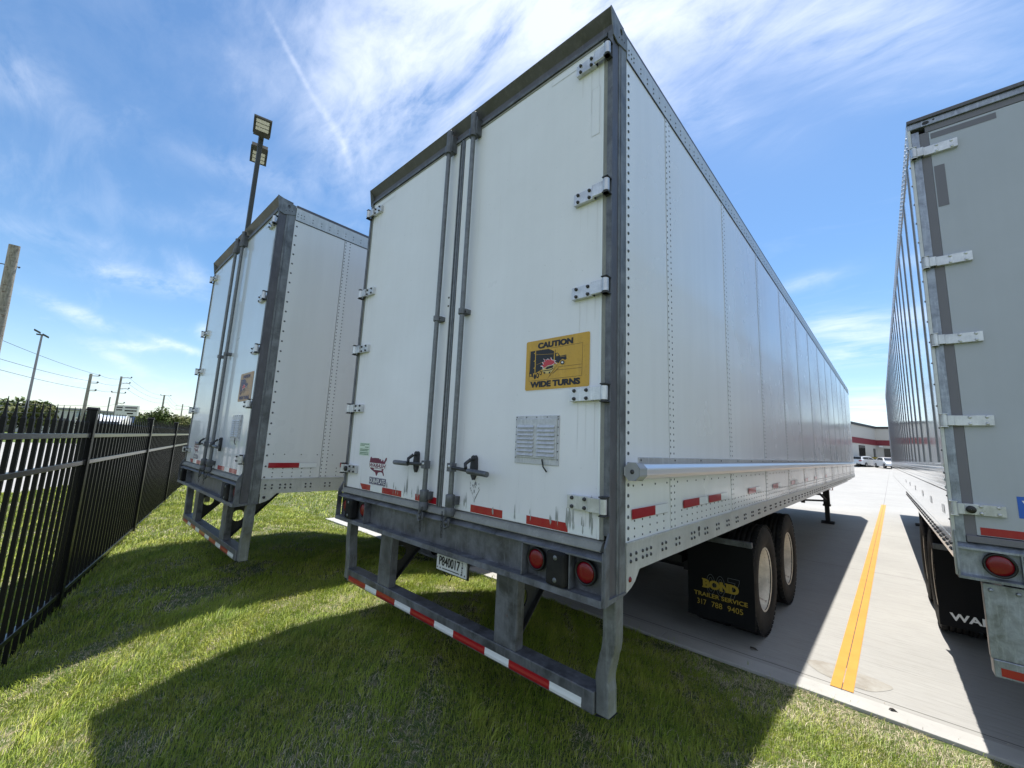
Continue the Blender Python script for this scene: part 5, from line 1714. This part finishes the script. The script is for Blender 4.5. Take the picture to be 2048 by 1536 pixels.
    for side_, segs in ((-1, [('r', -1.014, -0.845), ('w', -0.845, -0.665), ('r', -0.665, -0.396), ('w', -0.396, -0.222), ('r', -0.222, 0.022)]),
                        (1, [('w', 0.11, 0.357), ('r', 0.357, 0.624), ('w', 0.624, 0.800), ('r', 0.800, 1.066), ('w', 1.066, 1.225)])):
        t = MB()
        for kind, a_, b_ in segs:
            m_ = 'tape_red' if kind == 'r' else 'tape_white'
            if a_ == -1.014:
                t.poly_y([(-0.975, 1.316), (b_, 1.316), (b_, 1.359), (a_, 1.359)], y_t, m_)
            else:
                t.rect_y(a_, b_, 1.316, 1.359, y_t, m_)
        t.build('reflective_tape', dl[side_])
    # outlined marker tapes in the upper outer corners
    for side_ in (1, -1):
        for (x0_, x1_, z0_, z1_) in ((0.88, 1.18, 3.862 + 0.03, 3.935), (1.165, 1.215, 3.40, 3.69)):
            t = MB()
            if side_ < 0: x0_, x1_ = -x1_, -x0_
            if side_ < 0 and z0_ < 3.5: continue
            t.rect_y(x0_, x1_, z0_, z1_, y_t, door_m)
            for q in ((x0_, x1_, z0_, z0_ + 0.0015), (x0_, x1_, z1_ - 0.0015, z1_), (x0_, x0_ + 0.0015, z0_, z1_), (x1_ - 0.0015, x1_, z0_, z1_)):
                t.rect_y(q[0], q[1], q[2], q[3], y_t - 0.0006, 'stain_faint')
            t.build('marker_tape', dl[side_])
    caution_sign(dl[1], 0.757, 1.176, 2.027, 2.307, 0.0085, opt['faded'])
    door_vent(dl[1], 0.702, 1.002, 1.628, 1.886, 0.010)
    # stickers on the left door
    st = MB()
    usa = [(0, .93), (.05, .98), (.12, .90), (.30, .93), (.52, .93), (.55, .86), (.62, .90), (.66, .78), (.70, .76), (.73, .86), (.78, .84), (.80, .72), (.86, .84), (.90, .98), (.97, 1.0), (.96, .86), (.90, .72), (.88, .60), (.86, .48),
           (.88, .40), (.82, .26), (.80, .20), (.86, .06), (.88, -.06), (.84, -.08), (.78, .08), (.70, .12), (.60, .10), (.52, .06), (.46, -.14), (.42, -.12), (.36, .06), (.28, .10), (.18, .16), (.06, .24), (.0, .40), (-.03, .62)]
    bx, bz, sw, sh = -0.885, 1.455, 0.26, 0.130
    st.poly_y([(bx + u * sw, bz + v * sh) for u, v in usa], 0.0085, 'print_maroon')
    st.poly_y([(bx - 0.008, bz + 0.042), (bx + sw * 0.93, bz + 0.042), (bx + sw * 0.96, bz + 0.080), (bx - 0.006, bz + 0.080)], 0.0078, 'print_white')
    text_y(st, 'WABASH', bx - 0.004, bx + sw * 0.94, bz + 0.046, bz + 0.077, 0.0070, 'print_maroon', bold=0.03, shear=0.25)
    st.rect_y(bx + 0.07, bx + 0.19, bz + 0.028, bz + 0.038, 0.0078, 'print_white')
    st.build('map_sticker', dl[-1])
    s2 = MB()
    s2.rect_y(-0.872, -0.622, 1.368, 1.424, 0.0085, 'print_navy')
    s2.rect_y(-0.868, -0.626, 1.3705, 1.3725, 0.0080, 'print_white'); s2.rect_y(-0.868, -0.626, 1.4195, 1.4215, 0.0080, 'print_white')
    text_y(s2, 'DURAPLATE', -0.862, -0.632, 1.379, 1.415, 0.0076, 'print_white', bold=0.02)
    s2.build('panel_sticker', dl[-1])
    if opt['tube']:
        s3 = MB()
        s3.rect_y(-1.080, -0.912, 1.585, 1.690, 0.0085, 'sticker_pale')
        for a_, b_, z in ((-1.07, -0.925, 1.680), (-1.075, -1.00, 1.669), (-0.99, -0.93, 1.655), (-1.07, -0.925, 1.637), (-1.07, -0.94, 1.626), (-1.07, -0.925, 1.609), (-1.07, -0.925, 1.597)):
            x = a_
            while x < b_:
                w_ = 0.006 + 0.010 * random.random()
                s3.rect_y(x, min(x + w_, b_), z - 0.003, z + 0.003, 0.0079, 'print_green'); x += w_ + 0.0025
        s3.build('green_sticker', dl[-1])
        # scraped paint below the right catch
        pass
    # ---- plate and cable under the sill
    if opt['tube']:
        PX0, PZ0 = 0.077, 0.932
        pl_ = MB()
        pl_.box(PX0, PX0 + 0.283, 0.001, 0.009, PZ0, PZ0 + 0.106, 'plate_white')
        pl_.box(PX0 + 0.02, PX0 + 0.296, 0.0095, 0.015, PZ0 - 0.008, PZ0 + 0.115, 'lens_ring')
        po = pl_.build('licence_plate', root, 0.001)
        tx = MB()
        text_y(tx, 'P840017', PX0 + 0.026, PX0 + 0.225, PZ0 + 0.030, PZ0 + 0.086, -0.0004, 'print_black', bold=0.004, fat=0.02)
        for i, chh in enumerate('TRAILER'):
            text_y(tx, chh, PX0 + 0.240, PX0 + 0.254, PZ0 + 0.098 - i * 0.0125 - 0.0092, PZ0 + 0.098 - i * 0.0125, -0.0004, 'print_black', bold=0.02)
        tx.rect_y(PX0 + 0.06, PX0 + 0.22, PZ0 + 0.013, PZ0 + 0.018, -0.0004, 'print_black')
        for x_, z_ in ((PX0 + 0.012, PZ0 + 0.015), (PX0 + 0.270, PZ0 + 0.015), (PX0 + 0.04, PZ0 + 0.015), (PX0 + 0.24, PZ0 + 0.015)):
            tx.disc((x_, -0.0004, z_), (0, -1, 0), 0.005, 'print_black', 10)
        tx.build('plate_lettering', po)
        cb = MB()
        cb.lathe([(0.034, 0), (0.036, 0.01), (0.030, 0.05), (0.02, 0.055)], (-0.130, 0.13, 0.985), 'y', 'lens_ring', 16)
        cb.tube([(-0.13, 0.16, 0.985), (-0.17, 0.18, 1.02), (-0.2, 0.2, 1.06)], 0.012, 'aluminium', 8)
        cb.tube([(0.02, 0.12, 0.90), (0.00, 0.12, 0.875), (0.03, 0.125, 0.855), (0.06, 0.13, 0.87)], 0.004, 'lens_ring', 6)
        cb.tube([(0.10, 0.12, 0.89), (0.085, 0.115, 0.845), (0.07, 0.12, 0.83)], 0.003, 'lens_ring', 6)
        cb.build('plate_lamp', root)
    bumper(root, 1 if opt['tube'] else 0, 'frame_steel')

    def bond(t, xa, xb, y):
        if xa < 0: return
        W_ = xb - xa
        def outline(pts, w_):
            n_ = len(pts)
            for i in range(n_):
                a_, b_ = Vector(pts[i]), Vector(pts[(i + 1) % n_]); tt = (b_ - a_).normalized() * w_ * 0.4; nn = Vector((-tt.y, tt.x)).normalized() * w_ / 2
                a_ = a_ - tt; b_ = b_ + tt
                t.poly_y([tuple(a_ - nn), tuple(b_ - nn), tuple(b_ + nn), tuple(a_ + nn)], y, 'print_grey')
        for cx in (0.905, 0.990):
            for rx, rz in ((0.037, 0.088), (0.018, 0.062)):
                outline([(cx + rx * math.cos(2 * math.pi * k / 22), 0.510 + rz * math.sin(2 * math.pi * k / 22)) for k in range(22)], 0.0035)
        outline([(1.055, 0.600), (1.150, 0.600), (1.150, 0.575), (1.098, 0.425), (1.070, 0.425), (1.115, 0.565), (1.055, 0.565)], 0.0035)
        text_y(t, 'BOND', 0.835, 1.145, 0.468, 0.548, y - 0.002, 'print_yellow', bold=0.02, fat=0.06)
        # slab serifs of the heavy lettering
        for a_, b_ in ((0.828, 0.862), (0.985, 1.012), (1.030, 1.052), (1.062, 1.09)):
            for z in (0.468, 0.539): t.rect_y(a_, b_, z, z + 0.010, y - 0.0022, 'print_yellow')
        text_y(t, 'TRAILER SERVICE', 0.752, 1.212, 0.388, 0.426, y - 0.002, 'print_yellow', bold=0.022)
        text_y(t, '317', 0.780, 0.862, 0.312, 0.360, y - 0.002, 'print_yellow', bold=0.004)
        text_y(t, '788', 0.908, 1.000, 0.312, 0.360, y - 0.002, 'print_yellow', bold=0.004)
        text_y(t, '9405', 1.045, 1.172, 0.312, 0.360, y - 0.002, 'print_yellow', bold=0.004)
    running_gear(root, (3.22, 4.45), 2.63, bond if opt['tube'] else None, True)
    return root


def grey_trailer(name, loc, rz, label):
    root = empty(name, loc, rz, None, label, 'trailer', None)
    lo = lambda a, b_: (min(a, b_), max(a, b_))
    roof = MB(); roof.box(-1.285, 1.285, 0.08, LEN - 0.02, 4.075, 4.092, 'panel_white_dull'); roof.build('roof', root)
    nose = MB(); nose.box(-1.285, 1.285, LEN - 0.03, LEN, 1.18, 4.06, 'panel_bright'); nose.build('front_wall', root, 0.01)
    fl = MB(); fl.box(-1.26, 1.26, 0.08, LEN - 0.05, 1.19, 1.285, 'dark_iron'); fl.build('floor', root)
    for sx in (1, -1):
        X = 1.295 * sx
        w = MB()
        w.box(*lo(X - 0.012 * sx, X), 0.03, LEN, 1.56, 3.93, 'panel_bright')
        side = w.build('side_wall', root)
        p = MB()
        y = 0.335
        while y < LEN - 0.2:
            p.box(*lo(X - 0.001 * sx, X + 0.005 * sx), y - 0.020, y + 0.020, 1.735, 3.925, 'panel_bright')
            p.box(*lo(X, X + 0.0070 * sx), y - 0.026, y - 0.0203, 1.735, 3.925, 'cap_and_shadow_grey')  # shadow line beside each post, painted as a grey strip
            y += 0.61
        p.build('wall_post', side, 0.002)
        q = MB()
        for z in (1.58, 1.625, 1.67, 1.715):
            q.prism([(X - 0.001 * sx, z - 0.014), (X + 0.010 * sx, z - 0.008), (X + 0.010 * sx, z + 0.008), (X - 0.001 * sx, z + 0.014)], 'y', 0.03, LEN, 'panel_bright')
        q.build('scuff_rib', side)
        lw = MB()
        lw.box(*lo(X - 0.012 * sx, X + 0.004 * sx), 0.03, LEN, 1.285, 1.556, 'panel_bright')
        lw.prism([(0.03, 1.165), (15.0, 1.165), (15.6, 1.22), (LEN, 1.22), (LEN, 1.283), (0.03, 1.283)], 'x', *lo(X - 0.02 * sx, X + 0.006 * sx), 'panel_bright')
        y = 0.07
        while y < 6:
            for a_ in (0, 0.05):
                for z in (1.205, 1.240): lw.dome((X + 0.006 * sx, y + a_, z), (sx, 0, 0), 0.010, 0.008, 'bolt_dark', 6)
            y += 0.20
        lw.build('bottom_rail', root)
        tr = MB()
        tr.box(*lo(X - 0.02 * sx, X + 0.005 * sx), 0.03, LEN + 0.004, 3.93, 4.085, 'rail_aluminium')
        y = 0.07
        while y < 15.8:
            for z in (3.96, 4.03): tr.dome((X + 0.005 * sx, y, z), (sx, 0, 0), 0.009, 0.008, 'hinge_silver', 6)
            y += 0.075
        tr.build('top_rail', root)
        for a_ in (0.25, 1.15, 2.05, 3.2, 4.4, 5.6):
            xq = X + 0.0055 * sx
            tp = MB()
            tp.add([(xq, a_, 1.40), (xq, a_ + .16, 1.40), (xq, a_ + .16, 1.455), (xq, a_, 1.455)], [(0, 1, 2, 3)], 'tape_white')
            tp.build('marker_tape', root)
        # rear frame post: bright edge, galvanised face
        c = MB()
        c.box(*lo(X - 0.013 * sx, X + 0.004 * sx), -0.004, 0.028, 1.07, 4.08, 'rail_aluminium')
        c.box(*lo(X - 0.054 * sx, X - 0.0135 * sx), 0.004, 0.02, 1.262, 4.02, 'galvanised')
        z = 1.25
        while z < 4.0:
            c.dome((X + 0.004 * sx, 0.012, z), (sx, 0, 0), 0.008, 0.007, 'rivet_grey', 6); z += 0.14
        c.build('corner_post', root, 0.002)
        s_ = MB()
        s_.box(*lo(X - 0.100 * sx, X - 0.0545 * sx), 0.010, 0.024, 1.272, 4.0, 'tape_grey')
        s_.build('door_seal', root)
    h = MB()
    h.box(-1.296, 1.296, -0.006, 0.07, 4.043, 4.085, 'galvanised')
    h.box(-1.298, 1.298, -0.020, 0.07, 4.087, 4.112, 'header_steel')
    h.box(-1.21, 1.21, 0.008, 0.06, 3.998, 4.042, 'tape_grey')
    h.disc((-1.205, -0.0075, 4.062), (0, -1, 0), 0.018, 'seam_dark', 14, 0.012)
    h.disc((-1.165, -0.0075, 4.069), (0, -1, 0), 0.006, 'seam_dark', 10)
    h.build('rear_header', root, 0.002)
    s = MB()
    s.box(-1.285, 1.285, 0.018, 0.026, 1.07, 1.262, 'galvanised')
    s.prism([(0.02, 1.268), (-0.03, 1.240), (-0.03, 1.228), (0.018, 1.232)], 'x', -1.290, 1.290, 'galvanised')
    s.prism([(0.018, 1.080), (-0.035, 1.075), (-0.035, 1.060), (0.10, 1.060), (0.10, 1.068)], 'x', -1.290, 1.290, 'galvanised')
    s.box(-1.292, -1.282, -0.032, 0.02, 1.06, 1.33, 'galvanised'); s.box(1.282, 1.292, -0.032, 0.02, 1.06, 1.33, 'galvanised')
    s.build('rear_sill', root, 0.003)
    a = MB(); a.box(-1.24, 1.24, -0.010, 0.02, 1.270, 1.308, 'tape_grey'); a.build('sill_cap', root, 0.003)
    for sx in (1, -1):
        tail_light(root, -1.122 if sx < 0 else 1.122, 1.158, -0.004, 0.068)
        tail_light(root, -0.80 if sx < 0 else 0.80, 1.158, -0.004, 0.068)
        lx = MB(); lx.box(*lo(1.033 * sx, 1.040 * sx), -0.028, 0.017, 1.082, 1.228, 'galvanised'); lx.build('light_box', root)
        k = MB(); k.box(*lo(0.90 * sx, 1.02 * sx), -0.055, 0.0, 1.085, 1.225, 'rubber'); k.build('dock_bumper', root, 0.01)
        d = MB()
        xa, xb = (0.03, 1.194) if sx > 0 else (-1.194, -0.03)
        d.box(xa, xb, 0.010, 0.035, 1.312, 3.995, 'door_grey')
        door = d.build('rear_door', root, 0.0015)
        for i, z in enumerate((3.848, 3.045, 2.515, 1.994, 1.462)):
            add_hinge(door, sx, z, True, 0.215, 0.062, marker=(i == 4 and sx < 0))
        tapes = [(0.89, 1.186, 3.937, 3.979, 'tape_grey'), (1.138, 1.188, 3.43, 3.73, 'tape_grey'), (0.90, 1.178, 1.316, 1.360, 'tape_red'), (0.72, 0.8995, 1.316, 1.360, 'tape_white'), (0.45, 0.7195, 1.316, 1.360, 'tape_red')]
        for a_, b_, c_, d_, m_ in tapes:
            t = MB(); t.rect_y(*lo(a_ * sx, b_ * sx), c_, d_, 0.0085, m_); t.build('reflective_tape', door)
        b = MB()
        b.tube([(0.20 * sx, -0.03, 1.30), (0.20 * sx, -0.03, 4.05)], 0.016, 'galvanised', 12)
        b.build('lock_rod', door)
    cs = MB(); cs.box(-0.0295, 0.0295, 0.004, 0.03, 1.31, 3.99, 'tape_grey'); cs.build('centre_seal', root)
    bl = MB()
    bl.rect_y(-1.022, -0.60, 1.434, 1.556, 0.0085, 'print_blue')
    text_y(bl, 'WABASH', -1.005, -0.63, 1.475, 1.535, 0.0078, 'print_white', bold=0.03)
    bl.rect_y(-0.99, -0.66, 1.450, 1.460, 0.0078, 'print_maroon')
    bl.build('blue_sticker', root)
    g = bumper(root, 0, 'galvanised', straps=False, tape=False, y0=0.0)
    # this guard has outboard posts, so shift them by hand
    for ch in list(g.children):
        n_ = ch.name.split('.')[0]
        if n_ in ('guard_post', 'gusset_plate'):
            xm = sum(v.co.x for v in ch.data.vertices) / len(ch.data.vertices)
            ch.location.x = 0.485 if xm > 0 else -0.485
    t = MB(); t.rect_y(-1.165, -0.90, 0.557, 0.600, -0.0015, 'tape_red'); t.rect_y(-0.90, -0.72, 0.557, 0.600, -0.0015, 'tape_white'); t.rect_y(-0.72, -0.45, 0.557, 0.600, -0.0015, 'tape_red')
    t.build('reflective_tape', g)
    def wab(t, xa, xb, y):
        text_y(t, 'WABASH', xa + 0.07, xb - 0.03, 0.262, 0.330, y - 0.001, 'print_white', bold=0.03)
    running_gear(root, (2.85, 4.07), 2.22, wab, True)
    return root


main_trailer = white_trailer('box_trailer', (0, 0, 0), 0, 'white box trailer in the middle with a bright yellow wide turns sign',
                             dict(door='door_white', side='panel_white', tube=True, faded=False))
left_trailer = white_trailer('box_trailer', (-3.434, -0.558, 0.02), 0.0058, 'white box trailer nearest the black fence with a faded brownish caution sign',
                             dict(door='door_white_glossy', side='panel_white_dull', tube=False, faded=True))
right_trailer = grey_trailer('box_trailer', (3.785, 2.067, 0), 0.018, 'grey box trailer at the right edge with bright silver strap hinges')
for o_ in (main_trailer, left_trailer, right_trailer):
    o_['group'] = 'box trailers parked side by side'
